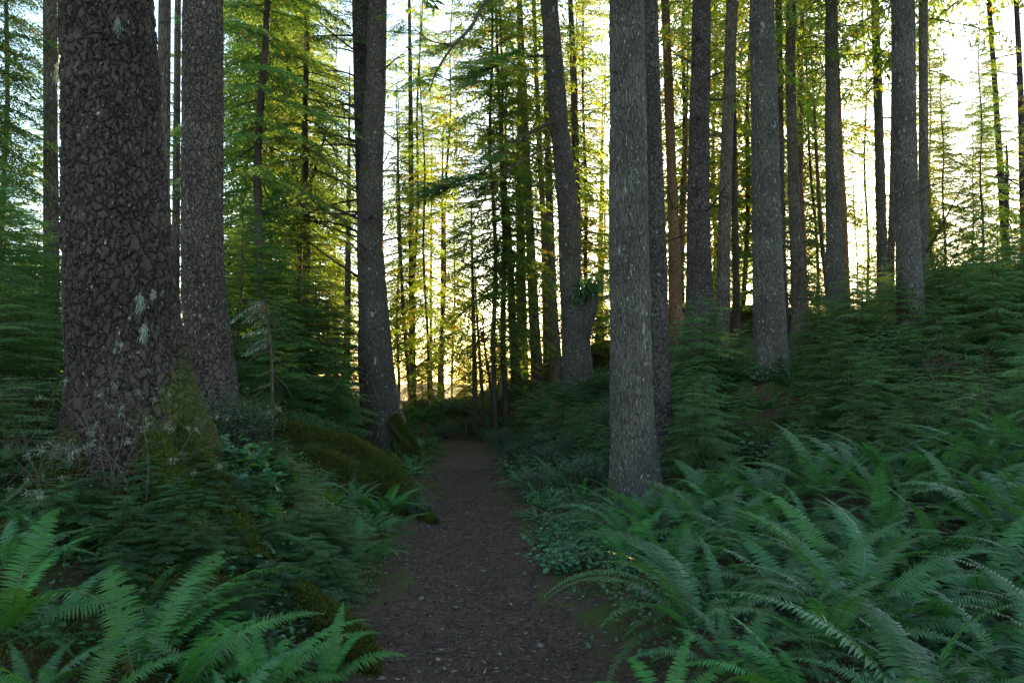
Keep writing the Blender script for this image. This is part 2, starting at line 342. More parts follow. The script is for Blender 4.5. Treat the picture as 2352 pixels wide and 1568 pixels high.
# ------------------------------------------------------------------ foliage templates
def kite(base, d, nrm, ln_, wd):
    """leaf shaped quads: base (N,3), unit direction, unit normal, length, width"""
    side = np.cross(d, nrm); side /= np.linalg.norm(side, axis=1)[:, None] + 1e-9
    tip = base + d * ln_[:, None]; mid = base + d * (ln_ * .45)[:, None]
    return np.stack([base, mid + side * (wd / 2)[:, None], tip, mid - side * (wd / 2)[:, None]], 1)
def norm(a): return a / (np.linalg.norm(a, axis=-1)[..., None] + 1e-9)
def spray(nside, spread, tws, tl, tw, droop, seed, sag=.15):
    """flat conifer branch of unit length along +x"""
    r = np.random.default_rng(seed)
    t = np.linspace(0, 1, 14); wob = np.cumsum(r.normal(0, .012, 14))
    ax = np.stack([t, wob, .10 * t - droop * t ** 2], 1)
    wood = [tubeq(ax, np.linspace(.010, .002, 14), 3)]
    B, D, L = [], [], []
    for i in range(nside):
        u = .06 + .94 * (i + r.uniform(-.3, .3)) / nside
        s = 1 if i % 2 else -1
        ln_ = spread * (min(1, u / .3) ** .6) * (1.04 - u) ** .75 * r.uniform(.65, 1.2)
        if r.random() < .06: ln_ *= .3
        p0 = np.array([np.interp(u, t, ax[:, k]) for k in range(3)])
        an = R(r.uniform(42, 66)); dr = np.array((math.cos(an), s * math.sin(an), r.uniform(-.12, .06)))
        n = max(2, int(ln_ / tws)); q = np.linspace(0, 1, n + 1)
        line = p0 + np.outer(q * ln_, dr) + np.stack([.12 * q ** 2 * ln_, 0 * q, -sag * 2 * q ** 2 * ln_], 1)
        wood.append(np.stack([line[0] - (.002, 0, 0), line[0] + (.002, 0, 0), line[-1] + (.0008, 0, 0), line[-1] - (.0008, 0, 0)])[None])
        for k in range(1, n + 1):
            for ss in (1, -1):
                a2 = an * s + ss * R(r.uniform(35, 60))
                B.append(line[k - 1] + (line[k] - line[k - 1]) * r.random()); D.append((math.cos(a2), math.sin(a2), r.normal(-.10, .22)))
                L.append(tl * (1.1 - .55 * k / n) * r.uniform(.6, 1.25))
        B.append(line[-2]); D.append(line[-1] - line[-2]); L.append(tl * r.uniform(.8, 1.2))
    B.append(ax[-2]); D.append(ax[-1] - ax[-2]); L.append(tl)
    B = np.array(B); D = norm(np.array(D)); L = np.array(L)
    nr = norm(np.stack([r.normal(0, .35, len(B)), r.normal(0, .35, len(B)), np.ones(len(B))], 1))
    lq = kite(B, D, nr, L, tw * r.uniform(.7, 1.25, len(B)))
    return lq, np.concatenate(wood)
T_fine = [spray(46, .40, .030, .070, .017, .18, 10 + i) for i in range(5)]
T_mid = [spray(34, .38, .045, .085, .024, .22, 20 + i) for i in range(5)]
T_coarse = [spray(22, .36, .075, .13, .036, .28, 30 + i) for i in range(5)]
T_tatty = [spray(20, .30, .085, .11, .030, .25, 40 + i, sag=.35) for i in range(5)]

def rot(az, pitch, roll):
    ca, sa = math.cos(az), math.sin(az); cp, sp = math.cos(pitch), math.sin(pitch); cr, sr = math.cos(roll), math.sin(roll)
    Rz = np.array([[ca, -sa, 0], [sa, ca, 0], [0, 0, 1]]); Ry = np.array([[cp, 0, -sp], [0, 1, 0], [sp, 0, cp]]); Rx = np.array([[1, 0, 0], [0, cr, -sr], [0, sr, cr]])
    return Rz @ Ry @ Rx
def crown_mesh(name, seed, z0, z1, rfun, n, temps, leafmat, pitch=(R(-5), R(25)), center=None, woodmat=None, gaps=0.0, power=1.0, roll=.25):
    r = random.Random(seed); LQ, WQ, rn = [], [], []
    az = r.random() * 6.28
    for i in range(n):
        f = ((i + r.random()) / n) ** power; z = z0 + (z1 - z0) * f
        az += 2.4 + r.uniform(-.5, .5)
        if gaps and math.sin(az * 1.0 + z * .35 + seed) > 1 - gaps * 2: continue
        L = rfun(f) * r.uniform(.6, 1.15)
        pt = pitch[0] + (pitch[1] - pitch[0]) * f + r.uniform(-.12, .12)
        lq, wq = temps[r.randrange(len(temps))]; Mx = rot(az, pt, r.uniform(-roll, roll)) * L
        c = np.array(center(z)) if center else np.array((0, 0, z))
        LQ.append(lq @ Mx.T + c); WQ.append(wq @ Mx.T + c); rn.append(np.clip(r.random() * .45 + rng.random(len(lq)) * .55, 0, 1))
    return quads_mesh(name, [(np.concatenate(LQ), 0, np.concatenate(rn)), (np.concatenate(WQ), 1, None)], [leafmat, woodmat or M_twig])

def make_trunk(name, pts, mat, seg, rows_dz, flare=.35, flare_h=.5, rough=.03, seed=1, stubs=None, base=None, lobes=0.0):
    """pts world (x,y,z,r) bottom to top; base = origin"""
    pts = np.array(pts, float); r_ = np.random.default_rng(seed)
    zs = []
    z = pts[0, 2]
    while z < pts[-1, 2]:
        zs.append(z); z += rows_dz if z < 8 else max(rows_dz, .4)
    zs.append(pts[-1, 2]); zs = np.array(zs)
    cx = np.interp(zs, pts[:, 2], pts[:, 0]); cyy = np.interp(zs, pts[:, 2], pts[:, 1]); rr = np.interp(zs, pts[:, 2], pts[:, 3])
    k = max(1, int(.25 / rows_dz)); ker = np.ones(2 * k + 1) / (2 * k + 1)
    def sm(a):
        return np.convolve(np.pad(a, k, mode='edge'), ker, 'valid')
    cx, rr = sm(cx), sm(rr)
    hb = zs - base[2]
    rr = rr * (1 + flare * np.exp(-np.maximum(hb, 0) / flare_h))
    th = np.linspace(0, 2 * np.pi, seg, endpoint=False)
    TH, ZZ = np.meshgrid(th, zs); fac = np.ones_like(TH)
    for m_ in (2, 3, 5, 7):
        ph = r_.random() * 6.28; fac += rough / m_ ** .5 * np.cos(m_ * TH + ph + .25 * ZZ)
    if lobes:
        ph = r_.random() * 6.28
        fac += lobes * np.exp(-np.maximum(hb, 0) / (flare_h * 1.1))[:, None] * np.cos(5 * TH + ph + .5 * np.sin(2 * TH))
    fac += rough * .8 * vnoise(TH * 2.5, ZZ * 1.4, seed)
    V = np.stack([cx[:, None] + rr[:, None] * fac * np.cos(TH) - base[0], cyy[:, None] + rr[:, None] * fac * np.sin(TH) - base[1], ZZ - base[2]], -1)
    n = len(zs); i = np.arange(n - 1)[:, None] * seg; j = np.arange(seg)[None]; kk = (j + 1) % seg
    Fc = np.stack([i + j, i + kk, i + seg + kk, i + seg + j], -1).reshape(-1, 4)
    VV = [V.reshape(-1, 3)]; FF = [Fc]; off = V.size // 3
    if stubs:
        rs = random.Random(seed + 5); n_, z0, z1, lmin, lmax, up = stubs
        for _ in range(n_):
            z = rs.uniform(z0, z1); az = rs.uniform(0, 6.28); L = rs.uniform(lmin, lmax)
            x0 = np.interp(z, zs, cx) - base[0]; y0 = np.interp(z, zs, cyy) - base[1]; r0 = np.interp(z, zs, rr)
            p = np.linspace(0, 1, 6); el = rs.uniform(up - .35, up + .35); dd = np.array((math.cos(az), math.sin(az)))
            ben = rs.uniform(-.5, .35)
            P = np.stack([x0 + dd[0] * (r0 * .7 + L * p) + rs.uniform(-.1, .1) * L * p ** 2, y0 + dd[1] * (r0 * .7 + L * p), z - base[2] + L * (math.tan(el) * p + ben * p ** 2)], 1)
            tr = min(.035, r0 * .3) * (.5 + L / (lmax * 2))
            v, f = tube(P, np.linspace(tr, tr * .22, 6), 4); VV.append(v); FF.append(f + off); off += len(v)
            for _ in range(rs.randrange(0, 4)):
                q = rs.uniform(.3, .9); b0 = np.array([np.interp(q, p, P[:, c]) for c in range(3)])
                dr = np.array((dd[0], dd[1], 0)) + np.array([rs.uniform(-1, 1), rs.uniform(-1, 1), rs.uniform(-.6, .3)]) * .8
                l2 = L * rs.uniform(.12, .4); v, f = tube(np.array([b0, b0 + dr * l2 * .5, b0 + dr * l2 + (0, 0, -.1 * l2)]), [tr * .35, tr * .25, tr * .1], 3)
                VV.append(v); FF.append(f + off); off += len(v)
    return mesh_from(name, np.concatenate(VV), np.concatenate(FF), [mat], smoothf=True)

# ------------------------------------------------------------------ shared tall crowns (far above the frame for near trees)
HIGH = [crown_mesh('high_crown', 50 + i, 11 + i, 29, lambda f: 3.4 * (1 - f) ** .7 + .4, 28, T_coarse, M_hem, pitch=(R(-14), R(18)), gaps=.05) for i in range(3)]
NEARB = {}
def tree(name, label, cat, d, pp, mat, crown=None, top=29, seg=40, dz=.12, flare=.35, flare_h=.5, rough=.03, lobes=.0, stubs=None, group=None, base_py=None, bury=.4):
    P = [unproj(px, py, d) for px, py, w_ in pp]; rad = [w_ / 2 / F * d / math.sqrt(1 + ((px - CX) / F) ** 2) for px, _, w_ in pp]
    o = sorted(range(len(P)), key=lambda i: P[i][2]); P = [P[i] for i in o]; rad = [rad[i] for i in o]
    # below: extrapolate to the ground
    a, b = P[0], P[min(1, len(P) - 1)]; sl = (b[0] - a[0]) / max(.3, b[2] - a[2]) if len(P) > 1 else 0
    gz = Hs(a[0], d); bx = a[0] - sl * max(0, (a[2] - gz)); gz = Hs(bx, d)
    pts = [(bx, d, gz - bury, rad[0] * 1.02)] if gz - bury < a[2] - .05 else []
    pts += [(p[0], d, p[2], r) for p, r in zip(P, rad)]
    q, q0 = P[-1], P[-2] if len(P) > 1 else P[-1]
    st = (q[0] - q0[0]) / max(.3, q[2] - q0[2]) if len(P) > 1 else 0; st = max(-.05, min(.05, st)) * .7
    if top > q[2] + .5:
        pts.append((q[0] + st * (top - q[2]), d, top, rad[-1] * .22))
    base = (bx, d, gz)
    e = ob(name, None, loc=base); e.empty_display_size = .3; tag(e, label, cat, group)
    sd_ = int(abs(pp[0][0]) * 7 + d * 13) % 9999
    ob('trunk', make_trunk('trunk', pts, mat, seg, dz, flare, flare_h, rough, sd_, stubs, base, lobes), e)
    if crown is not None:
        zc = (q[0] + st * 8 - bx)
        ob('crown', crown, e, loc=(zc, 0, 0), rot=(0, 0, (sd_ % 63) / 10))
    return e

# --- the big near trunks
t1 = tree('spruce_tree', 'huge dark trunk with scaly bark and mossy base nearest the camera', 'spruce', 6.7,
     [(248, 0, 226), (262, 300, 240), (270, 500, 254), (282, 700, 268), (300, 850, 286), (318, 950, 330), (325, 1010, 380)], M_plate, HIGH[0], seg=380, dz=.011, flare=.10, flare_h=.3, rough=.018, lobes=.05)
t2 = tree('spruce_tree', 'scaly grey-brown trunk rising just right of the huge dark trunk', 'spruce', 10,
     [(466, 0, 96), (465, 300, 98), (464, 600, 100), (470, 700, 104), (480, 800, 108), (486, 880, 120)], M_plate2, HIGH[1], seg=260, dz=.02, flare=.02, rough=.02, lobes=.06)
t3 = tree('hemlock_tree', 'tall grey trunk with moss-edged foot left of the trail bend', 'hemlock', 17.5,
     [(868, 0, 44), (862, 200, 50), (852, 400, 56), (850, 560, 62), (857, 700, 68), (864, 850, 82), (884, 980, 98), (892, 1040, 104)], M_fur2, HIGH[2], seg=200, dz=.035, flare=.15, flare_h=.4, rough=.02, lobes=.08,
     stubs=(14, 4, 9.5, .5, 1.6, .3))
tree('spruce_tree', 'rougher trunk pressed behind the left edge of the moss-footed grey trunk', 'spruce', 18.4,
     [(829, 0, 42), (831, 200, 40), (836, 400, 40), (842, 560, 42), (848, 800, 48)], M_darkb, HIGH[0], seg=48, stubs=(26, 4, 10, .8, 2.2, .25))
t5 = tree('hemlock_tree', 'broad grey trunk flecked with lichen standing at the right trail edge', 'hemlock', 10.4,
     [(1438, 0, 82), (1442, 200, 86), (1443, 400, 90), (1444, 550, 93), (1448, 700, 95), (1450, 850, 98), (1454, 1000, 104), (1459, 1080, 112), (1462, 1150, 132)], M_fur, HIGH[1], stubs=(9, 2, 8, .04, .22, .2), seg=300, dz=.018, flare=.14, flare_h=.35, rough=.018, lobes=.09)
tree('spruce_tree', 'blackish rough trunk tucked behind the right edge of the lichen-flecked grey trunk', 'spruce', 13,
     [(1492, 0, 40), (1500, 300, 40), (1508, 500, 42), (1514, 700, 42), (1516, 800, 44)], M_darkb, HIGH[2], seg=70, dz=.06)
t4 = tree('hemlock_tree', 'leaning grey trunk with a leafy broken stump on its right side', 'hemlock', 20,
     [(1257, 0, 40), (1272, 130, 42), (1285, 270, 44), (1297, 400, 46), (1306, 500, 48), (1309, 600, 50), (1316, 700, 56), (1324, 800, 66), (1328, 870, 70)], M_fur2, HIGH[0], seg=120, dz=.05, flare=.15)
tree('hemlock_tree', 'dark grey trunk right of the golden-edged slim trunk, green boughs at its foot', 'hemlock', 17,
     [(1613, 0, 44), (1607, 250, 48), (1604, 450, 52), (1605, 600, 58), (1606, 700, 66)], M_darkb, HIGH[1], seg=90, dz=.06, stubs=(24, 4, 10, .1, .9, .2))
t9 = tree('hemlock_tree', 'thick grey trunk with dark vertical scars, its foot visible above the saplings', 'hemlock', 14.5,
     [(1749, 0, 60), (1754, 180, 62), (1757, 350, 64), (1761, 550, 69), (1765, 700, 73), (1770, 800, 76), (1774, 860, 82)], M_fur, HIGH[2], stubs=(10, 3, 9, .06, .5, .1), seg=200, dz=.03, rough=.025, flare=.12, lobes=.05)
tree('hemlock_tree', 'stout grey trunk whose foot vanishes in saplings, darker trunk at its right side', 'hemlock', 15,
     [(2074, 0, 60), (2078, 300, 58), (2084, 500, 60), (2090, 650, 62)], M_fur, HIGH[0], stubs=(10, 4, 9, .06, .6, .1), seg=160, dz=.04, rough=.02)
tree('spruce_tree', 'dark trunk seen between the huge dark trunk and the left frame edge', 'spruce', 14,
     [(115, 0, 34), (116, 300, 34), (118, 600, 38)], M_furb, HIGH[1], seg=60)
tree('spruce_tree', 'slender brown trunk half hidden behind the right edge of the huge dark trunk', 'spruce', 12,
     [(378, 0, 30), (376, 300, 32), (372, 600, 34)], M_furb, HIGH[2], seg=60)
tree('spruce_tree', 'thin dark trunk with stubby dead limbs between the huge trunk and its scaly neighbour', 'spruce', 18,
     [(408, 60, 16), (406, 300, 18), (404, 560, 20)], M_furb, HIGH[0], seg=30, stubs=(60, 3, 8.5, .3, .9, .1))

# --- mid distance and far trunks: label, d, polyline, bark, stub count
slim = [
 ('slim trunk with brown bark left of the leaning curved dead stem', 24, [(599, 100, 12), (598, 300, 14), (597, 560, 15)], M_furb, 30),
 ('thin dark trunk just right of the slim brown one on the left', 26, [(628, 150, 9), (624, 300, 10), (621, 560, 11)], M_darkb, 30),
 ('feathery slim tree standing alone in the bright gap right of the moss-footed trunk', 28, [(940, 0, 7), (944, 300, 11), (945, 600, 13), (948, 930, 17)], M_furb, 50),
 ('thin wavy trunk at the left of the bright gap', 27, [(918, 520, 7), (925, 700, 8), (938, 860, 9), (944, 940, 10)], M_furb, 14),
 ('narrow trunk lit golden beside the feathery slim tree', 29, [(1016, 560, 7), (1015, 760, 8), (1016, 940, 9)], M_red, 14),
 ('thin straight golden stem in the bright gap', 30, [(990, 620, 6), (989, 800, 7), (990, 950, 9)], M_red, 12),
 ('knobbly dark trunk with many dead limbs left of the smooth leaning pair', 24, [(1147, 250, 7), (1155, 400, 10), (1166, 500, 15), (1172, 620, 17), (1178, 760, 19), (1188, 905, 26)], M_darkb, 46),
 ('pale grey narrow trunk touching the knobbly dark trunk', 25, [(1160, 480, 8), (1158, 650, 10), (1155, 780, 11), (1154, 910, 12)], M_pale, 16),
 ('wide grey trunk with speckled bark right behind the knobbly dark trunk', 29, [(1195, 260, 16), (1196, 500, 19), (1199, 700, 21), (1202, 900, 25)], M_fur, 16),
 ('straight brown trunk bending gently left at the top, right of the speckled grey one', 25, [(1196, 90, 15), (1204, 250, 17), (1212, 420, 18), (1221, 620, 22), (1230, 800, 26), (1236, 880, 30)], M_furb, 34),
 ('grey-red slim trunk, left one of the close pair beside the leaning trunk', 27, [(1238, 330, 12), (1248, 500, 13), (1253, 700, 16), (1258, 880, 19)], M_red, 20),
 ('brown slim trunk, right one of the close pair beside the leaning trunk', 26, [(1258, 340, 15), (1263, 500, 18), (1269, 700, 22), (1278, 880, 30)], M_furb, 14),
 ('scraggy trunk with shaggy side close behind the leaning trunk', 27, [(1310, 0, 12), (1318, 180, 16), (1323, 400, 17), (1326, 640, 17)], M_furb, 44),
 ('mossy far trunk standing in the gap left of the lichen-flecked grey trunk', 32, [(1381, 480, 9), (1378, 650, 13), (1372, 880, 17)], M_furb, 16),
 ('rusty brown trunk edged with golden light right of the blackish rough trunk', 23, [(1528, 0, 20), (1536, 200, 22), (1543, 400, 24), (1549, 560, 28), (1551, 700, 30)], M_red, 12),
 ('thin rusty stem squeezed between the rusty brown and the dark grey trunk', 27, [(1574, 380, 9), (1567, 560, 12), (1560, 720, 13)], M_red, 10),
 ('smooth slender grey trunk leaning right at the top, bright sky on its left', 19, [(1682, 0, 28), (1672, 250, 28), (1664, 500, 30), (1660, 700, 32), (1660, 830, 34)], M_furb, 4),
 ('thin dark trunk behind the right side of the smooth slender grey trunk', 25, [(1686, 300, 13), (1688, 500, 15), (1692, 740, 18)], M_darkb, 26),
 ('thin trunk peeping out behind the scarred thick trunk', 22, [(1788, 0, 16), (1793, 300, 16), (1797, 600, 18), (1800, 700, 20)], M_furb, 4),
 ('straight dark trunk just right of the scarred thick trunk', 21, [(1817, 0, 24), (1815, 150, 25), (1822, 400, 27), (1829, 560, 30), (1834, 700, 34)], M_furb, 8),
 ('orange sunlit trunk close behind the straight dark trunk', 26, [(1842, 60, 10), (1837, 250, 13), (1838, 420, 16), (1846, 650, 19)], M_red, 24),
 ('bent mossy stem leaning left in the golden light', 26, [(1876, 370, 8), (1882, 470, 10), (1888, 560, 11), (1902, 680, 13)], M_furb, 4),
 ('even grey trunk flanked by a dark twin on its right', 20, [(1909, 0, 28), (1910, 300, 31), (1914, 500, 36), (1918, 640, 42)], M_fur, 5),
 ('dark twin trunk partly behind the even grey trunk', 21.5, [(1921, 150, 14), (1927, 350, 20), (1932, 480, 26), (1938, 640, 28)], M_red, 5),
 ('slim grey trunk alone in the white gap left of the stout grey trunk', 22, [(2010, 0, 20), (2016, 200, 22), (2022, 400, 25), (2026, 620, 28)], M_fur, 10),
 ('dark thin trunk hugging the left side of the stout grey trunk', 20, [(2052, 250, 12), (2050, 420, 14), (2046, 620, 18)], M_furb, 4),
 ('brown trunk hugging the right side of the stout grey trunk', 18, [(2120, 0, 22), (2121, 250, 22), (2122, 560, 26)], M_furb, 3),
 ('black slender trunk leaning left against the white sky, right of the green conifer', 20, [(2271, 0, 12), (2284, 180, 13), (2294, 330, 16), (2304, 480, 20)], M_darkb, 30),
 ('black trunk at the far right edge of the woods', 19, [(2334, 0, 13), (2344, 200, 15), (2350, 420, 20)], M_darkb, 26),
 ('thin grey stem behind the dense hemlocks left of the moss-footed trunk', 24, [(800, 520, 12), (799, 640, 14), (797, 760, 16)], M_furb, 6),
]
LITE = [crown_mesh('light_crown', 60 + i, 7.5, 26, lambda f: 2.5 * (1 - f) ** .7 + .3, 70, T_tatty, M_far, pitch=(R(-22), R(12))) for i in range(3)]
for i, (lb, d, pp, mt, ns) in enumerate(slim):
    tree('slender_tree', lb, 'tree', d, pp, mt, LITE[i % 3] if pp[0][1] < 350 else None, top=22 + (i * 7) % 5 if pp[0][1] < 350 else pp[0][1] * 0 + unproj(*pp[0][:2], d)[2] + 5, seg=28, dz=.15, stubs=(ns, 1.5, 11, .4, 2.0, .1))

# ------------------------------------------------------------------ conifers with visible crowns
def conifer_proto(seed, H_, z0, rad, n, temps, lm, pitch, power=.9, gaps=0.0, r_tr=.07, prof=.75, basew=.7, roll=.22):
    rr = random.Random(seed); ph = rr.random() * 6
    wb = .06 if H_ < 8 else .018
    cen = lambda z: (wb * H_ / 6 * math.sin(z * .8 + ph), wb * H_ / 6 * math.cos(z * .9 + ph), z)
    f = lambda t: rad * ((1 - t) ** prof) * min(1, basew + t * 2.5) + .08 * rad
    cm = crown_mesh('crown', seed, z0, H_ * .985, f, n, temps, lm, pitch, cen, gaps=gaps, power=power, roll=roll)
    zz = np.linspace(-.3, H_, 14); P = np.array([cen(z) for z in zz])
    v, fc = tube(P, r_tr * (1.02 - (zz + .3) / (H_ + .3)) ** .8 + .004, 8)
    return mesh_from('trunk', v, fc, [M_twig], smoothf=True), cm
SAP = [conifer_proto(100 + i, 2.5, .12, 1.2, 58, T_fine, M_sap, (R(-9), R(6)), r_tr=.018, prof=.5, roll=.12) for i in range(5)]
YNG = [conifer_proto(120 + i, 6.0, .3, 2.2, 140, T_fine, M_hem, (R(-14), R(12)), r_tr=.05, prof=.6, roll=.14, gaps=.05) for i in range(4)]
BIG = [conifer_proto(140 + i, 21.0, 2.0, 3.2, 235, T_mid, M_far, (R(-22), R(18)), r_tr=.085, gaps=.10, basew=.6) for i in range(4)]
NAR = [conifer_proto(160 + i, 18.0, 1.0, 1.8, 200, T_mid, M_far, (R(-25), R(10)), r_tr=.06, gaps=.10) for i in range(3)]
LOW = [conifer_proto(180 + i, 4.5, .2, 1.6, 100, T_mid, M_far, (R(-12), R(10)), r_tr=.03, prof=.55, roll=.15) for i in range(4)]
DRK = [conifer_proto(200 + i, 19.0, 5.5, 2.7, 125, T_fine, M_hem, (R(-24), R(8)), r_tr=.12, gaps=.08, basew=.7, roll=.18) for i in range(2)]
crng = random.Random(11)
def conifer(name, label, cat, group, proto, px, d, s=1.0, sz=None, dz=0.0):
    x = unproj(px, 800, d)[0]; e = ob(name, None, loc=(x, d, Hs(x, d) - .03 + dz), rot=(crng.uniform(-.03, .03), crng.uniform(-.03, .03), crng.uniform(0, 6.28)), scale=(s, s, sz or s))
    e.empty_display_size = .3; tag(e, label, cat, group)
    ob('trunk', proto[0], e); ob('crown', proto[1], e); return e
def P2_(px, d): return float(unproj(px, 800, d)[0])
# young hemlocks forming the dark green wall on the left
YL = 'young hemlock in the dense dark green thicket between the scaly trunk and the moss-footed trunk'
for i, (px, d, s) in enumerate([(548, 14.5, .70), (585, 17, .85), (640, 15.2, .64), (672, 18, .85), (722, 15.8, .60), (745, 19, .70), (792, 17.5, .52), (600, 20, 1.0), (700, 21.5, .85), (525, 18.5, 1.0), (650, 13.5, .45), (770, 14.2, .38)]):
    YL = 'young hemlock in the dark thicket, ' + ('just right of the scaly grey-brown trunk' if px < 600 else ('under the curved dead stem' if 660 < px < 730 else ('just left of the moss-footed trunk' if px > 740 else 'midway to the curved dead stem'))) + (', front row' if d < 16 else ', rear row')
    conifer('young_hemlock', YL, 'young tree', 'hemlock thicket left of the moss-footed trunk', YNG[i % 4], px, d, s)
YL = 'young hemlock in the shaded thicket at the left frame edge behind the huge dark trunk'
for i, (px, d, s) in enumerate([(15, 10.5, .62), (75, 11.5, .55), (120, 9.5, .42), (-40, 9, .6), (40, 13.5, .62), (110, 15, .62), (-30, 14, .7), (10, 8.2, .36), (70, 8.6, .34), (125, 8.0, .25)]):
    YL = 'young hemlock in the shaded left-edge thicket, ' + ('nearest row' if d < 9 else ('second row' if d < 11 else 'rear row')) + (', cut by the frame edge' if px < 30 else ', beside the huge dark trunk')
    conifer('young_hemlock', YL, 'young tree', 'thicket at the left edge', YNG[(i + 1) % 4], px, d, s)
# taller background conifers
for i, (lb, px, d, s, pr) in enumerate([
    ('tall leafy conifer right behind the scaly grey-brown trunk', 540, 23, 1.0, BIG), ('full green conifer filling the sky left of the curved dead stem', 610, 25, 1.1, BIG),
    ('green conifer whose boughs reach over the curved dead stem', 690, 27, .95, BIG), ('sunlit conifer low behind the left thicket', 660, 33, .95, BIG),
    ('gold-tinged conifer just left of the moss-footed trunk', 770, 31, .8, BIG), ('drooping conifer at the top left corner of the view', 10, 16, .95, NAR), ('thin conifer at the left edge standing behind the corner conifer', 95, 24, .9, NAR),
    ('light conifer between the huge trunk and the scaly one', 395, 28, .9, NAR), ('feathery conifer crown clothing the lone slim trunk in the bright gap', 946, 28.3, 1.1, NAR),
    ('dense dark crown hanging left of the leaning trunk', 1140, 22.5, .85, BIG), ('broad green crown behind the knobbly dark trunk', 1195, 30, .9, NAR),
    ('wispy conifer right of the lone feathery one', 1040, 34, .85, NAR), ('small-crowned conifer behind the scraggy trunk', 1335, 30, 1.0, NAR),
    ('thin conifer in the gap left of the lichen-flecked trunk', 1385, 34, .85, NAR), ('golden crown behind the rusty brown trunk', 1565, 30, 1.15, BIG),
    ('golden crown between the dark grey trunk and the slender grey one', 1640, 34, 1.2, BIG), ('yellow-green crown just left of the scarred thick trunk', 1712, 31, 1.1, BIG),
    ('bright golden crown round the orange sunlit trunk', 1845, 32, 1.2, BIG), ('yellow crown left of the even grey trunk', 1885, 29, .95, NAR),
    ('pale conifer in the white gap right of the even grey trunk', 1975, 30, .5, NAR), ('dark green conifer with a ragged top right of the stout grey trunk', 2175, 18.5, .34, BIG),
    ('bushy dark conifer beside the ragged-topped one', 2240, 21, .28, BIG), ('low conifer between the white gap and the stout grey trunk', 2035, 26, .30, BIG),
    ('dark boughed conifer just right of the scaly grey-brown trunk, nearer than the sunlit ones', 590, 16.5, .95, DRK), ('dark boughed conifer hanging over the left thicket', 700, 19, .9, DRK),
    ('bushy young conifer added far behind the lichen-flecked trunk to block the sun', 1476, 28, 1.35, YNG), ('bushy young conifer added far behind the scarred thick trunk to block the sun', 1783, 28, 1.2, YNG),  # both added, mostly hidden by trunks, to block sun flecks on mound and ferns
    ('open-crowned green conifer right of the stout grey trunk, behind the ragged one', 2150, 23, .48, BIG), ('dark low conifer left of the black slender trunk', 2262, 18, .36, BIG), ('green conifer between the two black trunks at the far right', 2325, 25, .5, BIG),
    ('lacy conifer filling the gap between the lone feathery trunk and the snags', 1010, 31, .85, BIG), ('pale lacy conifer just right of the moss-footed trunk', 915, 30, .7, BIG),
    ('thin conifer in the white gap left of the stout grey trunk', 1995, 31, .9, NAR), ('thin conifer right of the stout grey trunk, behind the open-crowned one', 2145, 30, .75, NAR), ('cool dark crown hanging in front of the knobbly trunk', 1160, 23, .72, DRK), ('dark crown in the top left corner of the view', -40, 13.5, .7, DRK), ('green crown behind the scraggy trunk, right of the leaning trunk', 1350, 29, .9, BIG),
    ('thin crowned conifer standing in the gap right of the moss-footed trunk', 985, 25, .8, NAR), ('shady conifer crown on the far right edge', 2420, 17, .55, NAR)]):
    conifer('conifer', lb, 'conifer', None, pr[i % len(pr)], px, d, s)
# low golden growth on the brow
for i in range(38):
    px = crng.uniform(880, 1420) if i < 22 else crng.uniform(1520, 2150)
    d = crng.uniform(26, 36)
    conifer('small_conifer', 'small sunlit conifer among the golden growth beyond the trail end' if i < 22 else 'small backlit conifer low between the trunks on the right rise', 'small conifer',
            'golden young conifers beyond the trail' if i < 22 else 'small conifers on the right rise', LOW[i % 4], px, d, crng.uniform(.25, .7))
# distant wood beyond the brow, trees standing lower down
for i in range(30):
    px = crng.uniform(380, 2500); d = crng.uniform(42, 68)
    if 860 < px < 1400: continue
    pr = BIG if i % 3 else NAR
    conifer('distant_conifer', 'distant conifer standing lower beyond the brow of the rise', 'conifer', 'distant conifers beyond the brow', pr[i % len(pr)], px, d, crng.uniform(.7, 1.15) if px < 1950 else crng.uniform(.5, .75))
# saplings on the right bank, their tops following the skyline of the understory
LM = [(1458, 'lichen-flecked trunk'), (1606, 'dark grey trunk'), (1664, 'slender grey trunk'), (1765, 'scarred thick trunk'), (1830, 'straight dark trunk'), (1915, 'even grey trunk'),
      (2022, 'slim grey trunk'), (2088, 'stout grey trunk'), (2190, 'ragged green conifer'), (2295, 'black slender trunk'), (2352, 'right frame edge')]
def where(px): return min(LM, key=lambda q: abs(q[0] - px))[1]
SKX = [1500, 1545, 1600, 1640, 1700, 1760, 1820, 1870, 1950, 2020, 2090, 2150, 2250, 2352, 2420]
SKY = [860, 770, 615, 710, 750, 815, 720, 645, 590, 570, 600, 540, 520, 480, 460]
sgr = random.Random(77)
spots = []
for k in range(900):
    d = sgr.uniform(8.6, 17.5); px = sgr.uniform(1530, 2420); x = P2_(px, d)
    if d < 10.5 and px < 1640: continue
    if all((x - a_) ** 2 + (d - b_) ** 2 > .50 for a_, b_, _ in spots) and len(spots) < 66: spots.append((x, d, px))
for i, (x, d, px) in enumerate(spots):
    top = np.interp(px, SKX, SKY) + max(0, 15.5 - d) * 46 + sgr.uniform(-30, 90)
    s_ = (unproj(px, top, d)[2] - Hs(x, d)) / 2.5
    s_ = min(1.5, max(.22, s_))
    row = 'front row' if d < 11 else ('middle rows' if d < 14 else 'back rows')
    conifer('hemlock_sapling', 'feathery hemlock sapling in the %s of the right bank, below the %s' % (row, where(px)) if where(px) != 'right frame edge' else 'feathery hemlock sapling in the %s of the right bank at the frame edge' % row,
            'sapling', 'hemlock saplings on the right bank', SAP[i % 5], px, d, s_, sz=s_ * sgr.uniform(.9, 1.05))
sap = []
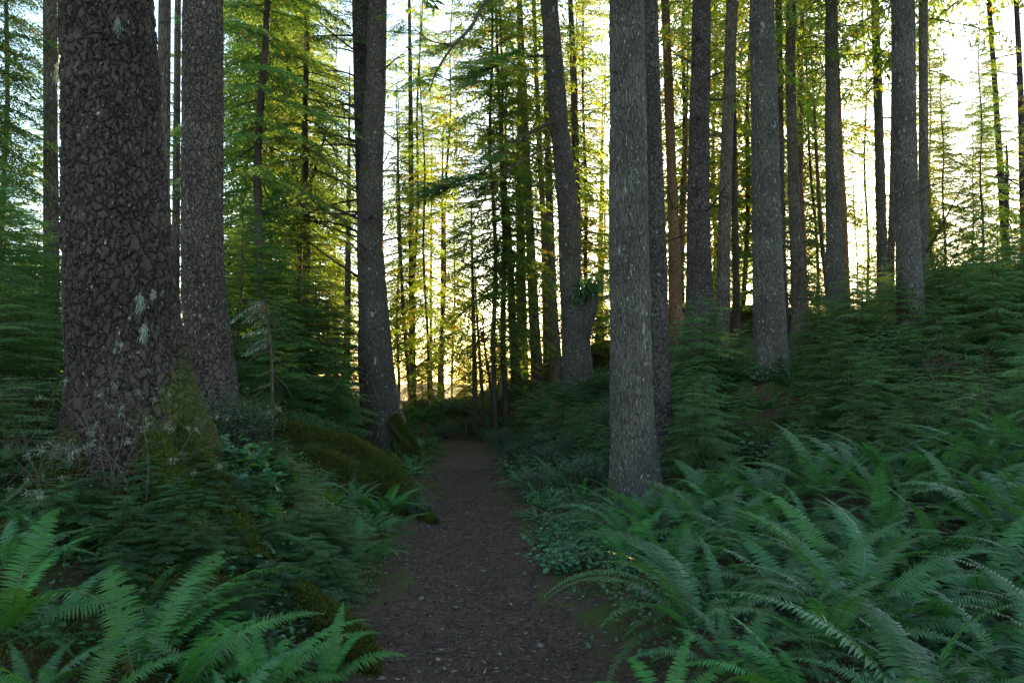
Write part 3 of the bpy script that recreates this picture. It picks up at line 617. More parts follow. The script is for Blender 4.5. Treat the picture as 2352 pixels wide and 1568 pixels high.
for px, d in [(1290, 16.5), (1350, 17), (1240, 18), (1390, 15.5), (1320, 19), (1280, 20.5), (1365, 13.5), (1210, 21), (1375, 19), (1330, 15), (1400, 12.6), (1260, 22.5)]:
    top = 862 + max(0, 17 - d) * 30 + sgr.uniform(0, 50) - (40 if px > 1360 else 0); sap.append((px, d, max(.2, (unproj(px, top, d)[2] - Hs(P2_(px, d), d)) / 2.5)))
for i, (px, d, s) in enumerate(sap):
    conifer('hemlock_sapling', 'bushy hemlock sapling under the leaning trunk, ' + ('nearest' if d < 15.8 else ('midway' if d < 19 else 'farthest')) + (' and close to the trail' if px < 1300 else ' and close to the lichen-flecked trunk'), 'sapling', 'saplings under the leaning trunk', SAP[i % 5], px, d, s * 1.25, sz=s)
sap = [(640, 8.8, .16), (500, 9.0, .3), (700, 7.6, .20), (655, 6.9, .2), (600, 6.2, .14), (700, 6.6, .18), (730, 5.6, .2), (100, 6.9, .45), (40, 6.6, .5), (170, 6.2, .25), (0, 7.4, .8), (420, 5.6, .16), (640, 5.3, .15), (560, 5.0, .15),
       (350, 5.9, .18), (480, 5.3, .17), (300, 5.3, .2), (230, 5.5, .22), (380, 5.2, .16), (270, 4.9, .16), (150, 5.3, .25), (440, 4.8, .14), (60, 5.9, .3), (-10, 6.0, .45), (760, 5.15, .14), (690, 5.9, .2), (755, 6.2, .22), (720, 6.1, .2), (620, 5.7, .16), (780, 5.6, .16), (560, 5.5, .15), (450, 6.0, .2), (500, 5.9, .2), (410, 5.7, .16), (540, 5.75, .18), (470, 5.65, .16), (800, 6.8, .2)]
for i, (px, d, s) in enumerate(sap):
    wl = 'at the left frame edge' if px < 80 else ('below the bare arching shrub' if px < 440 else ('on the crest right of the huge dark trunk' if d > 6.8 else ('on the flank facing the trail' if px < 700 else 'beside the left trail edge')))
    conifer('hemlock_seedling', 'flat-sprayed hemlock seedling on the mossy mound, ' + wl, 'seedling', 'hemlock seedlings on the mossy mound', SAP[(i + 2) % 5], px, d, s * 1.5, sz=s * .8)

# ------------------------------------------------------------------ ferns
def frond(L, n, plen, pw, a0, a1, seed, side=0.0, mid=.28):
    r = np.random.default_rng(seed); t = np.linspace(0, 1, 30)
    ang = a0 + (a1 - a0) * t ** 1.15; dx = np.cos(ang) * L / 29; dz_ = np.sin(ang) * L / 29
    x = np.concatenate([[0], np.cumsum(dx[:-1])]); z = np.concatenate([[0], np.cumsum(dz_[:-1])]); y = side * t ** 2 * L
    ax = np.stack([x, y, z], 1); tg = norm(np.gradient(ax, axis=0))
    B, D, Nn, Ln, Wd = [], [], [], [], []
    for i in range(n):
        u = .10 + .89 * i / (n - 1); p = np.array([np.interp(u, t, ax[:, k]) for k in range(3)]); T = np.array([np.interp(u, t, tg[:, k]) for k in range(3)]); T /= np.linalg.norm(T)
        lat = np.cross((0, 0, 1.0), T); lat = lat / (np.linalg.norm(lat) + 1e-6); up = np.cross(T, lat)
        prof = min(1, .55 + (u - .1) * 2.2) * (1 - max(0, u - .45) / .56) ** .75
        for s in (1, -1):
            if r.random() < .02: continue
            dr = lat * s * math.cos(R(14)) + T * (.18 + .35 * u + r.normal(0, .05)) + up * (.10 + r.normal(0, .08)) - np.array((0, 0, .16))
            B.append(p + T * (s * .25 * L / n)); D.append(dr); Nn.append(up + T * r.normal(-.25, .12) + lat * r.normal(0, .1)); Ln.append(max(.012, plen * prof * r.uniform(.92, 1.06))); Wd.append(pw * (.6 + .4 * prof))
    B, D, Nn, Ln, Wd = map(np.array, (B, D, Nn, Ln, Wd)); D = norm(D); Nn = norm(Nn)
    side_ = norm(np.cross(D, Nn)); tip = B + D * Ln[:, None] + np.array((0, 0, -.12)) * Ln[:, None]; m_ = B + D * (Ln * .5)[:, None]
    b1 = B + side_ * (Wd * .42)[:, None]; b2 = B - side_ * (Wd * .42)[:, None]; m1 = m_ + side_ * (Wd * .42)[:, None]; m2 = m_ - side_ * (Wd * .42)[:, None]
    q = np.concatenate([np.stack([b1, m1, m2, b2], 1), np.stack([m1, tip, tip - side_ * .0008, m2], 1)])
    rn = np.clip(np.tile(.5 + .18 * r.normal(size=len(B)), 2), 0, .94)
    return q, rn, tubeq(ax, np.linspace(.0042, .0012, 30), 3)
M_rach = plain('fern_stalk', (.06, .085, .03), .6)
SHAPES = [(58, -12), (64, -34), (50, -38), (70, 2), (44, -46), (60, -24), (30, -34), (56, -58)]
def frond_mesh(nm, L, n, plen, pw, i, mat):
    a0, a1 = SHAPES[i]; q, rn, wq = frond(L, n, plen, pw, R(a0), R(a1), 300 + i, side=(-.08, .08, 0, .12)[i % 4])
    return quads_mesh(nm, [(q, 0, rn), (wq, 1, None)], [mat, M_rach])
FR = [frond_mesh('frond', .92, 48, .088, .0150, i, M_fern) for i in range(8)]
FR_LIT = [frond_mesh('frond', .92, 48, .100, .0165, i, M_fern2) for i in range(8)]
FRD = [frond_mesh('frond', .80, 34, .060, .014, i, M_dead) for i in (4, 6, 7)]
def fern_clump_mesh(seed, mat, nf):
    r = random.Random(seed); Q, RN, W = [], [], []
    for k in range(nf):
        i = r.randrange(8); a0, a1 = SHAPES[i]; q, rn, wq = frond(.9, 24, .085, .030, R(a0), R(a1), seed * 31 + k, side=r.uniform(-.12, .12))
        Mx = rot(k * 2.4 + r.uniform(-.3, .3), r.uniform(-.15, .15), r.uniform(-.3, .3)) * r.uniform(.6, 1.1)
        Q.append(q @ Mx.T); RN.append(rn); W.append(wq @ Mx.T)
    return quads_mesh('fern', [(np.concatenate(Q), 0, np.concatenate(RN)), (np.concatenate(W), 1, None)], [mat, M_rach])
CL = [fern_clump_mesh(400 + i, M_fern, 15) for i in range(4)]
frng = random.Random(23)
def fern(label, group, x, y, s=1.0, nf=14, young=False, dead=1, az0=None, spread=6.28, dz=0.0, name='sword_fern'):  # young picks the brighter frond copy with light painted into its colour
    e = ob(name, None, loc=(x, y, Hs(x, y) - .02 + dz)); e.empty_display_size = .2; tag(e, label, 'fern', group)
    az0 = frng.uniform(0, 6.28) if az0 is None else az0
    for k in range(nf):
        fk = (k + frng.uniform(-.3, .3)) / nf; az = az0 + (fk - .5) * spread if spread < 6 else az0 + k * 2.4 + frng.uniform(-.3, .3)
        sc_ = s * frng.uniform(.75, 1.25); me = (FR_LIT if young else FR)[frng.choice([0, 1, 1, 2, 3, 5, 5, 4, 7])]
        ob('frond', me, e, loc=(.03 * math.cos(az), .03 * math.sin(az), 0), rot=(frng.uniform(-.35, .35), frng.uniform(-.22, .22), az), scale=sc_)
    for k in range(dead):
        az = frng.uniform(0, 6.28); o = ob('frond', FRD[frng.randrange(3)], e, rot=(frng.uniform(-.4, .4), frng.uniform(.15, .5), az), scale=s * frng.uniform(.6, .9)); o['label'] = 'rusty brown withered frond'
    return e
def P2(px, d): return unproj(px, 800, d)[0]
# foreground left ferns: bright green
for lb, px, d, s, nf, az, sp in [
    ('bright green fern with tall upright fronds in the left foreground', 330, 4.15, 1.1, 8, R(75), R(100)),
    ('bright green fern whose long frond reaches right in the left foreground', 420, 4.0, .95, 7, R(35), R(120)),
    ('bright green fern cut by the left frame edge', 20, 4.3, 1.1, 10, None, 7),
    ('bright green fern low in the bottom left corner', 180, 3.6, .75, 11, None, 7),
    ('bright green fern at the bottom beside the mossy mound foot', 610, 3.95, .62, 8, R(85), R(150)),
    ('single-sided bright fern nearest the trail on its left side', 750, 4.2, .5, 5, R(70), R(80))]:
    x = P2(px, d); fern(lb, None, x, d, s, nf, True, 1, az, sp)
for i, (px, d, s) in enumerate([(120, 4.3, .6), (250, 4.4, .5), (480, 4.15, .55), (560, 4.35, .5), (660, 4.3, .45), (30, 4.7, .7), (380, 3.45, .5), (520, 3.55, .5), (90, 3.75, .6), (150, 5.0, .55), (60, 5.2, .6), (230, 5.2, .4), (-20, 5.4, .7), (350, 4.9, .4)]):
    fern('shaded dark green fern in the left foreground, ' + ('nearest row' if d < 3.9 else ('middle row' if d < 4.6 else 'row nearest the mound')) + (', by the left edge' if px < 200 else (', centre' if px < 420 else ', trail side')), 'dark ferns in the left foreground', P2(px, d), d, s, 9, False, 2)
# right bank of ferns
def ok(pts, x, y, r): return all((x - a) ** 2 + (y - b) ** 2 > r * r for a, b in pts)
used = []
def scatter(n, xr, yr, rmin, cond):
    out = []; tries = 0
    while len(out) < n and tries < 6000:
        tries += 1; x = frng.uniform(*xr); y = frng.uniform(*yr)
        if ok(used, x, y, rmin) and cond(x, y): used.append((x, y)); out.append((x, y))
    return out
T5x = float(P2(1458, 10.4))
def inview(x, y, m=.5): return abs(x) < .66 * y + m
for lb, px, d, s, nf, az, sp, lit_fr in [
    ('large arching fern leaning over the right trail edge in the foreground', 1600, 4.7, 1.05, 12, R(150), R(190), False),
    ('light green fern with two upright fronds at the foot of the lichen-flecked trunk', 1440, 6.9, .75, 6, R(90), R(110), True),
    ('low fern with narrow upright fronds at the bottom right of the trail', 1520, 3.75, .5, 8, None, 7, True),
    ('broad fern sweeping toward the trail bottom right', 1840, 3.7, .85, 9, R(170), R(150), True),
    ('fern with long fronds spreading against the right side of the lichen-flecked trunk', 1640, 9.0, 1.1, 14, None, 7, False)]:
    x = P2(px, d); used.append((x, d)); fern(lb, None, x, d, s, nf, lit_fr, 2, az, sp)
for x, y in scatter(78, (1.0, 6.5), (3.3, 8.8), .44, lambda x, y: inview(x, y, .3) and x > path_x(y) + path_w(y) + .40 + (.18 if y < 4.6 else 0) and (x - T5x) ** 2 + (y - 10.4) ** 2 > .5 and not (x < 1.0 and y < 4.5)):
    row = 'nearest row' if y < 4.5 else ('second row' if y < 5.7 else ('third row' if y < 7 else 'farthest row')); pxx = CX + x / y * F
    z = 'the trail edge' if x < path_x(y) + 1.3 else 'the ' + where(pxx)
    fern('sword fern in the %s of the right fern bank, %s %s' % (row, 'at' if z == 'the trail edge' else 'below', z), 'sword ferns of the right bank', x, y, frng.uniform(.78, 1.04) * (.8 if x < path_x(y) + 1.3 else 1), 15, frng.random() < .06, frng.choice([1, 2, 3, 4]))
def small_fern(label, group, x, y, s):
    tag(ob('sword_fern', CL[frng.randrange(4)], loc=(x, y, Hs(x, y) - .02), rot=(0, 0, frng.uniform(0, 6.28)), scale=s), label, 'fern', group)
for x, y in scatter(46, (-.2, 6.5), (8.8, 14), .55, lambda x, y: inview(x, y) and path_x(y) + path_w(y) + .28 < x < 1.5 + (y - 8) * .9 and (x - T5x) ** 2 + (y - 10.4) ** 2 > .3):
    small_fern('sword fern on the right slope, ' + ('left of' if x < T5x - .25 else 'right of') + (' and before' if y < 10.2 else ' and behind') + ' the lichen-flecked trunk' + (', beside the trail' if x < path_x(y) + 1.3 else ''), 'ferns on the right slope', x, y, frng.uniform(.5, .95))
for x, y in scatter(60, (-1.6, 3), (14, 25.5), .6, lambda x, y: path_x(min(y, 21)) + .6 < x < 3 and (y > 23.5 or abs(x - path_x(y)) > .75)):
    small_fern('small fern along the far right side of the trail', 'ferns along the far trail, right side', x, y, frng.uniform(.45, .85))
for x, y in scatter(26, (-2.9, -1.2), (11, 24), .5, lambda x, y: x < path_x(y) - path_w(y) - .3 and x > path_x(y) - 2.0):
    small_fern('small fern along the far left side of the trail beside the moss-footed trunk', 'ferns along the far trail, left side', x, y, frng.uniform(.45, .8))
for x, y in scatter(22, (-2.5, -.8), (5.6, 10.5), .36, lambda x, y: path_x(y) - path_w(y) - 1.15 < x < path_x(y) - path_w(y) - .22):
    if y < 9: fern('grey-green fern arching over the left trail edge below the mossy root', 'ferns at the left trail edge', x, y, frng.uniform(.4, .68), 11, False, 1)
    else: small_fern('grey-green fern arching over the left trail edge below the mossy root', 'ferns at the left trail edge', x, y, frng.uniform(.45, .7))
for x, y in scatter(34, (-3.8, .6), (21.8, 27), .42, lambda x, y: y > 22.6 or x < path_x(21.5) - .8 or x > path_x(21.5) + .5):
    small_fern('fern closing the view where the trail bends away', 'ferns at the trail bend', x, y, frng.uniform(.7, 1.1))
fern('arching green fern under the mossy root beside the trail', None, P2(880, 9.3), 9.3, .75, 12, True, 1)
fern('lone upright pale frond standing before the dark hollow', None, P2(808, 9.6), 9.6, .6, 3, False, 0, R(90), R(30))
for px, d, s in [(2330, 6.6, 1.0), (2290, 7.6, .95), (2350, 8.3, .9)]:
    fern('large dark fern at the right frame edge above the fern bank', 'ferns at the right frame edge', P2(px, d), d, s, 15, False, 1)

# ------------------------------------------------------------------ broad-leaved shrubs
def oval(base, d, nrm, L, W):
    side = norm(np.cross(d, nrm)); up = norm(np.cross(side, d)); L_ = L[:, None]; W_ = W[:, None]
    a1 = base + d * L_ * .28 + side * W_ * .46 + up * W_ * .10; a2 = base + d * L_ * .68 + side * W_ * .42 + up * W_ * .08
    b1 = base + d * L_ * .28 - side * W_ * .46 + up * W_ * .10; b2 = base + d * L_ * .68 - side * W_ * .42 + up * W_ * .08
    tip = base + d * L_ - up * W_ * .12
    return np.concatenate([np.stack([base, a1, a2, tip], 1), np.stack([base, tip, b2, b1], 1)])
def shrub_mesh(nm, seed, Hh, W, nst, nl, leaf, lm, up=1.1):
    r = np.random.default_rng(seed); B, D, Nn, L, Wd, wood = [], [], [], [], [], []
    for s in range(nst):
        az = r.uniform(0, 6.28); reach = W * r.random() ** .6; hh = Hh * r.uniform(.55, 1) * (1 - .35 * (reach / W) ** 2); t = np.linspace(0, 1, 7)
        ax = np.stack([math.cos(az) * reach * t ** up, math.sin(az) * reach * t ** up, hh * (1.25 * t - .25 * t ** 3)], 1) + r.normal(0, .015, (7, 3)) * t[:, None]
        wood.append(tubeq(ax, np.linspace(.006, .002, 7), 3))
        for k in range(nl):
            u = .25 + .75 * (k + r.random()) / nl; p = np.array([np.interp(u, t, ax[:, c]) for c in range(3)])
            a2 = az + (1.1 if k % 2 else -1.1) + r.normal(0, .5) + r.uniform(-.6, .6)
            tw = leaf * r.uniform(0, 1.2); dr = np.array((math.cos(a2), math.sin(a2), r.uniform(-.35, .5)))
            B.append(p + dr * tw); D.append(dr + (0, 0, r.uniform(-.4, .1))); Nn.append((r.normal(0, .4), r.normal(0, .4), 1)); l_ = leaf * r.uniform(.6, 1.2); L.append(l_); Wd.append(l_ * r.uniform(.5, .68))
    B, D, Nn, L, Wd = map(np.array, (B, D, Nn, L, Wd)); q = oval(B, norm(D), norm(Nn), L, Wd); rn = np.tile(r.random(len(B)), 2)
    return quads_mesh(nm, [(q, 0, rn), (np.concatenate(wood), 1, None)], [lm, M_twig])
SAL = [shrub_mesh('broadleaf_shrub', 500 + i, .42, .42, 26, 10, .075, M_salal) for i in range(3)]
SALB = [shrub_mesh('broadleaf_shrub', 510 + i, .36, .36, 20, 9, .12, M_salal) for i in range(2)]
HUC = [shrub_mesh('glossy_shrub', 520 + i, .85, .62, 120, 26, .032, M_huck) for i in range(3)]
srng = random.Random(5)
def shrub(name, me, label, group, px, d, s, dz=0.0, x=None):
    x = P2(px, d) if x is None else x
    tag(ob(name, me, loc=(x, d, Hs(x, d) - .04 + dz), rot=(0, 0, srng.uniform(0, 6.28)), scale=s), label, 'shrub', group)
for i, (px, d, s) in enumerate([(495, 6.7, .85), (545, 6.75, 1.0), (600, 6.9, .9), (545, 7.3, .9), (585, 6.4, .7)]):
    shrub('broadleaf_shrub', SALB[i % 2], 'round-leaved shrub on the mound crest right of the huge dark trunk', 'round-leaved shrubs on the mound crest', px, d, s)
for i, (px, d, s) in enumerate([(470, 6.1, .45), (520, 5.9, .5), (625, 5.75, .5), (640, 5.4, .4), (725, 5.3, .45), (600, 6.0, .5)]):
    shrub('broadleaf_shrub', SALB[i % 2], 'few round leaves sprouting from the mossy flank of the mound', 'leafy sprigs on the mossy flank', px, d, s)
for i, (px, d, s) in enumerate([(700, 12.6, .95), (740, 12.9, 1.1), (780, 13.0, 1.0), (815, 13.2, .85), (760, 14, 1.1), (840, 13.6, .62), (670, 12.5, .7)]):
    shrub('glossy_shrub', HUC[i % 3], 'glossy small-leaved shrub above the mossy root left of the moss-footed trunk', 'glossy shrubs above the mossy root', px, d, s)
for i, (px, d, s) in enumerate([(945, 9.9, .5), (960, 9.4, .4), (930, 10.4, .4)]):
    shrub('glossy_shrub', HUC[i % 3], 'little glossy shrub beside the trail below the moss-footed trunk', 'little glossy shrubs at the left trail edge', px, d, s)
n = 0
for x, y in scatter(100, (-1, 4.6), (10.8, 25), .34, lambda x, y: x > path_x(min(y, 21)) + .75 and x < .9 + (y - 11) * .34):
    n += 1
    if n % 3: shrub('glossy_shrub', HUC[n % 3], 'small-leaved shrub between trail and leaning trunk, ' + ('lowest part' if y < 14 else ('middle part' if y < 18 else 'upper part')) + (', at the trail edge' if x < path_x(min(y, 21)) + 1.2 else ', up the slope'), 'small-leaved shrubs on the middle slope', 0, y, srng.uniform(.5, .9), x=x)
    else: shrub('broadleaf_shrub', SAL[n % 3], 'broad-leaved shrub on the slope between the trail and the leaning trunk', 'broad-leaved shrubs on the middle slope', 0, y, srng.uniform(.7, 1.2), x=x)
for x, y in scatter(16, (-3.2, 1.2), (22.6, 27), .42, lambda x, y: True):
    shrub('glossy_shrub', HUC[int(x * 10) % 3], 'small-leaved shrub closing the view at the end of the trail', 'small shrubs at the trail end', 0, y, srng.uniform(.5, .8), x=x)
for px, d, s_ in [(500, 8.6, .9), (540, 8.9, 1.0), (575, 9.2, .8), (460, 8.4, .7)]:
    shrub('glossy_shrub', HUC[int(px) % 3], 'dark glossy shrub hiding the foot of the scaly grey-brown trunk', 'glossy shrubs at the scaly trunk', px, d, s_)
n = 0
for x, y in scatter(80, (1.5, 8), (8.8, 16), .36, lambda x, y: inview(x, y, 0) and x > 2.2 + (y - 8) * .1):
    n += 1; shrub('broadleaf_shrub', SAL[n % 3], 'broad-leaved shrub, %s up the right bank, below the %s' % ('low' if y < 10.5 else ('midway' if y < 13.5 else 'high'), where(CX + x / y * F)), 'broad-leaved shrubs on the right bank', 0, y, srng.uniform(.8, 1.4), x=x)
n = 0
for x, y in scatter(30, (.35, 2.0), (6.5, 11), .3, lambda x, y: path_x(y) + path_w(y) + .2 < x < path_x(y) + 1.9 and (x - T5x) ** 2 + (y - 10.4) ** 2 > .3):
    n += 1; shrub('broadleaf_shrub', SAL[n % 3], 'low leafy shrub between the trail edge and the lichen-flecked trunk', 'low leafy shrubs at the right trail edge', 0, y, srng.uniform(.4, .8), x=x)

# ------------------------------------------------------------------ mossy roots, stump, hanging limbs
def lumpy_tube(nm, pts, rad, mat, seg=40, sub=14, amp=.30, seed=1, squash=1.0):
    pts = np.array(pts, float); n = len(pts); t0 = np.arange(n); t = np.linspace(0, n - 1, (n - 1) * sub + 1)
    P = np.stack([np.interp(t, t0, pts[:, k]) for k in range(3)], 1); rr = np.interp(t, t0, rad)
    k = sub // 2; ker = np.ones(2 * k + 1) / (2 * k + 1)
    for c in range(3): P[:, c] = np.convolve(np.pad(P[:, c], k, mode='edge'), ker, 'valid')
    V, Fc = tube(P, rr, seg); V = V.reshape(len(P), seg, 3); th = np.arange(seg) / seg * 2 * np.pi
    TH, TT = np.meshgrid(th, t); nn = 1 + amp * vnoise(np.cos(TH) * 1.7 + 5, TT * 1.3 + np.sin(TH) * 1.7, seed) + amp * .5 * vnoise(np.cos(TH) * 4 + 9, TT * 4 + np.sin(TH) * 4, seed + 1) + amp * .25 * vnoise(np.cos(TH) * 9 + 9, TT * 9 + np.sin(TH) * 9, seed + 2)
    V = P[:, None] + (V - P[:, None]) * nn[..., None]
    V[..., 2] = P[:, None, 2] + (V[..., 2] - P[:, None, 2]) * squash
    return mesh_from(nm, V.reshape(-1, 3), Fc, [mat], smoothf=True)
def G(px, d, dz=0.0):
    x = P2(px, d); return np.array((x, d, Hs(x, d) + dz))
def moss_on(me_pts, rad, n, seed, up=.7):      # tufts on a tube line
    r = np.random.default_rng(seed); pts = np.array(me_pts, float); t0 = np.arange(len(pts)); t = r.uniform(0, len(pts) - 1, n)
    P = np.stack([np.interp(t, t0, pts[:, k]) for k in range(3)], 1); rr = np.interp(t, t0, rad) * 1.0
    T = np.stack([np.interp(np.minimum(t + .2, len(pts) - 1), t0, pts[:, k]) - np.interp(t - .2, t0, pts[:, k]) for k in range(3)], 1); T = norm(T)
    a = norm(np.cross(T, (0, 0, 1.0))); b = np.cross(a, T); th = r.normal(np.pi / 2, up, n)
    nr = norm(np.cos(th)[:, None] * a + np.sin(th)[:, None] * b)
    B = P + nr * rr[:, None] * r.uniform(.92, 1.32, n)[:, None]; D = norm(nr + r.normal(0, .8, (n, 3)))
    return kite(B, D, norm(r.normal(0, 1, (n, 3))), r.uniform(.012, .038, n), r.uniform(.006, .014, n))
def mossy_root(label, pts, rad, parent=None, seed=1, tufts=9000, name='mossy_root', cat='root'):
    base = np.array(parent.location) if parent else pts[0]; L = [p - base for p in pts]
    if parent: e = ob('root', lumpy_tube('root', L, rad, M_mossc, seed=seed), parent)
    else: e = tag(ob(name, lumpy_tube('root', L, rad, M_mossc, seed=seed), loc=base), label, cat)
    m = ob('moss', quads_mesh('moss', [(moss_on(L, rad, int(tufts * 2.2), seed), 0, None)], [M_moss]), e)
    return e
def U(px, py, d): return unproj(px, py, d)
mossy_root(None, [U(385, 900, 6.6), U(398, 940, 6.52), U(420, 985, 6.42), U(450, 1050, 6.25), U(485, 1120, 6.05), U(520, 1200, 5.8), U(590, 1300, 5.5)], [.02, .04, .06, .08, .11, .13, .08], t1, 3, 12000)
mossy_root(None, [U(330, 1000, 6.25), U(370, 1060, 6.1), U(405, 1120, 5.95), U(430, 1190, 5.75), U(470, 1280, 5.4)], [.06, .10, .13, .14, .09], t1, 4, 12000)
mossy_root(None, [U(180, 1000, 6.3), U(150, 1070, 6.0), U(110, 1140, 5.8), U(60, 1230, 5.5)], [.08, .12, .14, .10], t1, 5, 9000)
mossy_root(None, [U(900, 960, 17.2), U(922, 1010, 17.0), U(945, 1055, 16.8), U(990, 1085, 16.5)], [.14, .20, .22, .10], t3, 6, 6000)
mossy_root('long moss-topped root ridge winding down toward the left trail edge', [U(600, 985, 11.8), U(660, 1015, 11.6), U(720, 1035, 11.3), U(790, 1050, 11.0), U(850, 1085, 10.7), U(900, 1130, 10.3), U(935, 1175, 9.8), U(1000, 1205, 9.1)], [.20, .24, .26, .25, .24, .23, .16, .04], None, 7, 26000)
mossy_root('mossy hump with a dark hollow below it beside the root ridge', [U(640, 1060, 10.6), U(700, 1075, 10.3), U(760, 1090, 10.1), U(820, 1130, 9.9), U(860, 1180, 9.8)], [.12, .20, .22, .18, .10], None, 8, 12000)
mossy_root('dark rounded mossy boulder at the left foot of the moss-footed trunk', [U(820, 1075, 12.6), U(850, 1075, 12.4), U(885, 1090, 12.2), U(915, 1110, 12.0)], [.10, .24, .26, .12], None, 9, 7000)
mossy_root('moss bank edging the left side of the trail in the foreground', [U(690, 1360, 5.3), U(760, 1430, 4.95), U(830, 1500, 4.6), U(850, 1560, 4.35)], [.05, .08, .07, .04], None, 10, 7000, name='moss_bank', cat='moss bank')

# leafy broken side stem of the leaning trunk
b4 = np.array(t4.location)
SP = [U(1330, 800, 20), U(1345, 760, 19.9), U(1355, 715, 19.9), U(1358, 680, 19.9), U(1366, 650, 19.9)]
bs = ob('broken_stem', lumpy_tube('broken_stem', [p - b4 for p in SP], [.14, .17, .17, .16, .11], M_fur2, seg=30, amp=.25, seed=3), t4)
def leaf_ball(c, rad, n, leaf, seed):
    r = np.random.default_rng(seed); p = norm(r.normal(0, 1, (n, 3))) * (r.random((n, 1)) ** .4) * rad + c
    q = oval(p, norm(r.normal(0, 1, (n, 3)) + (0, 0, -.2)), norm(r.normal(0, .6, (n, 3)) + (0, 0, 1)), leaf * r.uniform(.6, 1.2, n), leaf * .6 * r.uniform(.7, 1.1, n)); return q
lb = np.concatenate([leaf_ball(U(1345, 660, 19.7) - b4, np.array((.34, .25, .30)), 420, .085, 1), leaf_ball(U(1372, 655, 19.7) - b4, np.array((.22, .2, .25)), 200, .08, 2), leaf_ball(U(1320, 690, 19.7) - b4, np.array((.25, .2, .22)), 160, .08, 3)])
ob('foliage', quads_mesh('foliage', [(lb, 0, None)], [M_salal]), bs)

def limb(parent, pts, r0, r1, temps, sprays, size, lm, seed, name='limb', start=.3, bare=14):
    base = np.array(parent.location); r = random.Random(seed); P = np.array(pts) - base; t0 = np.arange(len(P)); t = np.linspace(0, len(P) - 1, len(P) * 6)
    Q = np.stack([np.interp(t, t0, P[:, k]) for k in range(3)], 1); ker = np.ones(5) / 5
    for c in range(3): Q[:, c] = np.convolve(np.pad(Q[:, c], 2, mode='edge'), ker, 'valid')
    W = [tubeq(Q, np.linspace(r0, r1, len(Q)), 7)]; LQ = []
    for k in range(sprays):
        u = start + (1 - start) * (k + r.random()) / sprays; i = u * (len(Q) - 1); p = np.array([np.interp(i, np.arange(len(Q)), Q[:, c]) for c in range(3)])
        j = min(int(i), len(Q) - 2); T = Q[j + 1] - Q[j]; az = math.atan2(T[1], T[0]) + r.choice((-1, 1)) * r.uniform(.3, 1.1)
        lq, wq = temps[r.randrange(len(temps))]; Mx = rot(az, r.uniform(-.45, .1), r.uniform(-.3, .3)) * size * r.uniform(.5, 1.15); LQ.append(lq @ Mx.T + p); W.append(wq @ Mx.T + p)
    for k in range(bare):
        i = r.uniform(.15, 1) * (len(Q) - 1); p = np.array([np.interp(i, np.arange(len(Q)), Q[:, c]) for c in range(3)]); v = np.array((r.uniform(-1, 1), r.uniform(-.6, .6), r.uniform(-1.2, .5))) * size * .7
        W.append(tubeq(np.array([p, p + v * .5 + (.03, 0, .02), p + v]), [r1 * 1.2, r1 * .8, r1 * .3], 3))
    parts = [(np.concatenate(W), 1, None)]
    if LQ: parts.insert(0, (np.concatenate(LQ), 0, None))
    return ob(name, quads_mesh(name, parts, [lm, M_twig]), parent)
limb(t4, [U(1290, 275, 20), U(1262, 283, 19.6), U(1200, 312, 19), U(1150, 345, 18.5), U(1110, 400, 18), U(1060, 425, 17.6), U(960, 440, 17)], .045, .010, T_fine, 44, 1.0, M_hem, 1, start=.45, bare=30)
limb(t4, [U(1300, 330, 20), U(1262, 338, 19.5), U(1200, 368, 18.8), U(1150, 400, 18.3), U(1115, 450, 18), U(1075, 540, 17.8), U(1060, 590, 17.7)], .035, .008, T_fine, 26, .8, M_hem, 2, start=.5, bare=30)
limb(t4, [U(1275, 128, 20), U(1240, 128, 19.6), U(1190, 132, 19.2), U(1140, 150, 18.8), U(1080, 185, 18.4)], .04, .010, T_fine, 30, 1.0, M_hem, 3, start=.4, bare=10)
limb(t5, [U(1438, -330, 10.4), U(1330, -210, 10.2), U(1200, -70, 10), U(1112, 5, 9.9), U(1082, 65, 9.8), U(1040, 105, 9.7), U(1000, 165, 9.6), U(985, 215, 9.5)], .045, .006, T_fine, 10, .5, M_hem, 4, start=.62, bare=34)
limb(t5, [U(1040, 105, 9.7), U(985, 95, 9.6), U(945, 60, 9.5), U(900, 30, 9.5)], .010, .003, T_fine, 6, .4, M_hem, 5, start=.3, bare=10)
# curved dead stem on the left
e = ob('dead_tree', None, loc=G(690, 19)); tag(e, 'curved bare dead stem with crooked twigs above the left thicket', 'dead tree')
limb(e, [G(690, 19, -.2), U(688, 700, 19), U(690, 560, 19), U(702, 480, 19), U(722, 390, 19), U(748, 310, 19), U(752, 290, 19)], .07, .02, T_tatty, 0, 1.1, M_far, 6, name='stem', bare=30)
# dark snags at the trail end
for lb_, pts, r0 in [('black dead snag standing behind the end of the trail', [G(1092, 23, -.2), U(1090, 850, 23), U(1087, 700, 23), U(1084, 560, 23), U(1082, 470, 23)], .09),
                     ('thin brown snag leaning against the black dead snag', [G(1112, 23.5, -.2), U(1102, 820, 23.5), U(1094, 700, 23.5), U(1090, 600, 23.5)], .06),
                     ('thin bent dead stem leaning left right of the snags', [G(1138, 23, -.2), U(1122, 850, 23), U(1112, 790, 23), U(1108, 720, 23)], .05),
                     ('splintered broken snag between the two black trunks at the far right', [U(2310, 560, 19.5), U(2312, 440, 19.5), U(2313, 380, 19.5), U(2312, 330, 19.5)], .07)]:
    e = ob('snag', None, loc=pts[0]); tag(e, lb_, 'snag'); limb(e, pts, r0, .02, T_tatty, 0, 1.2, M_far, int(r0 * 100), name='stem', bare=16)

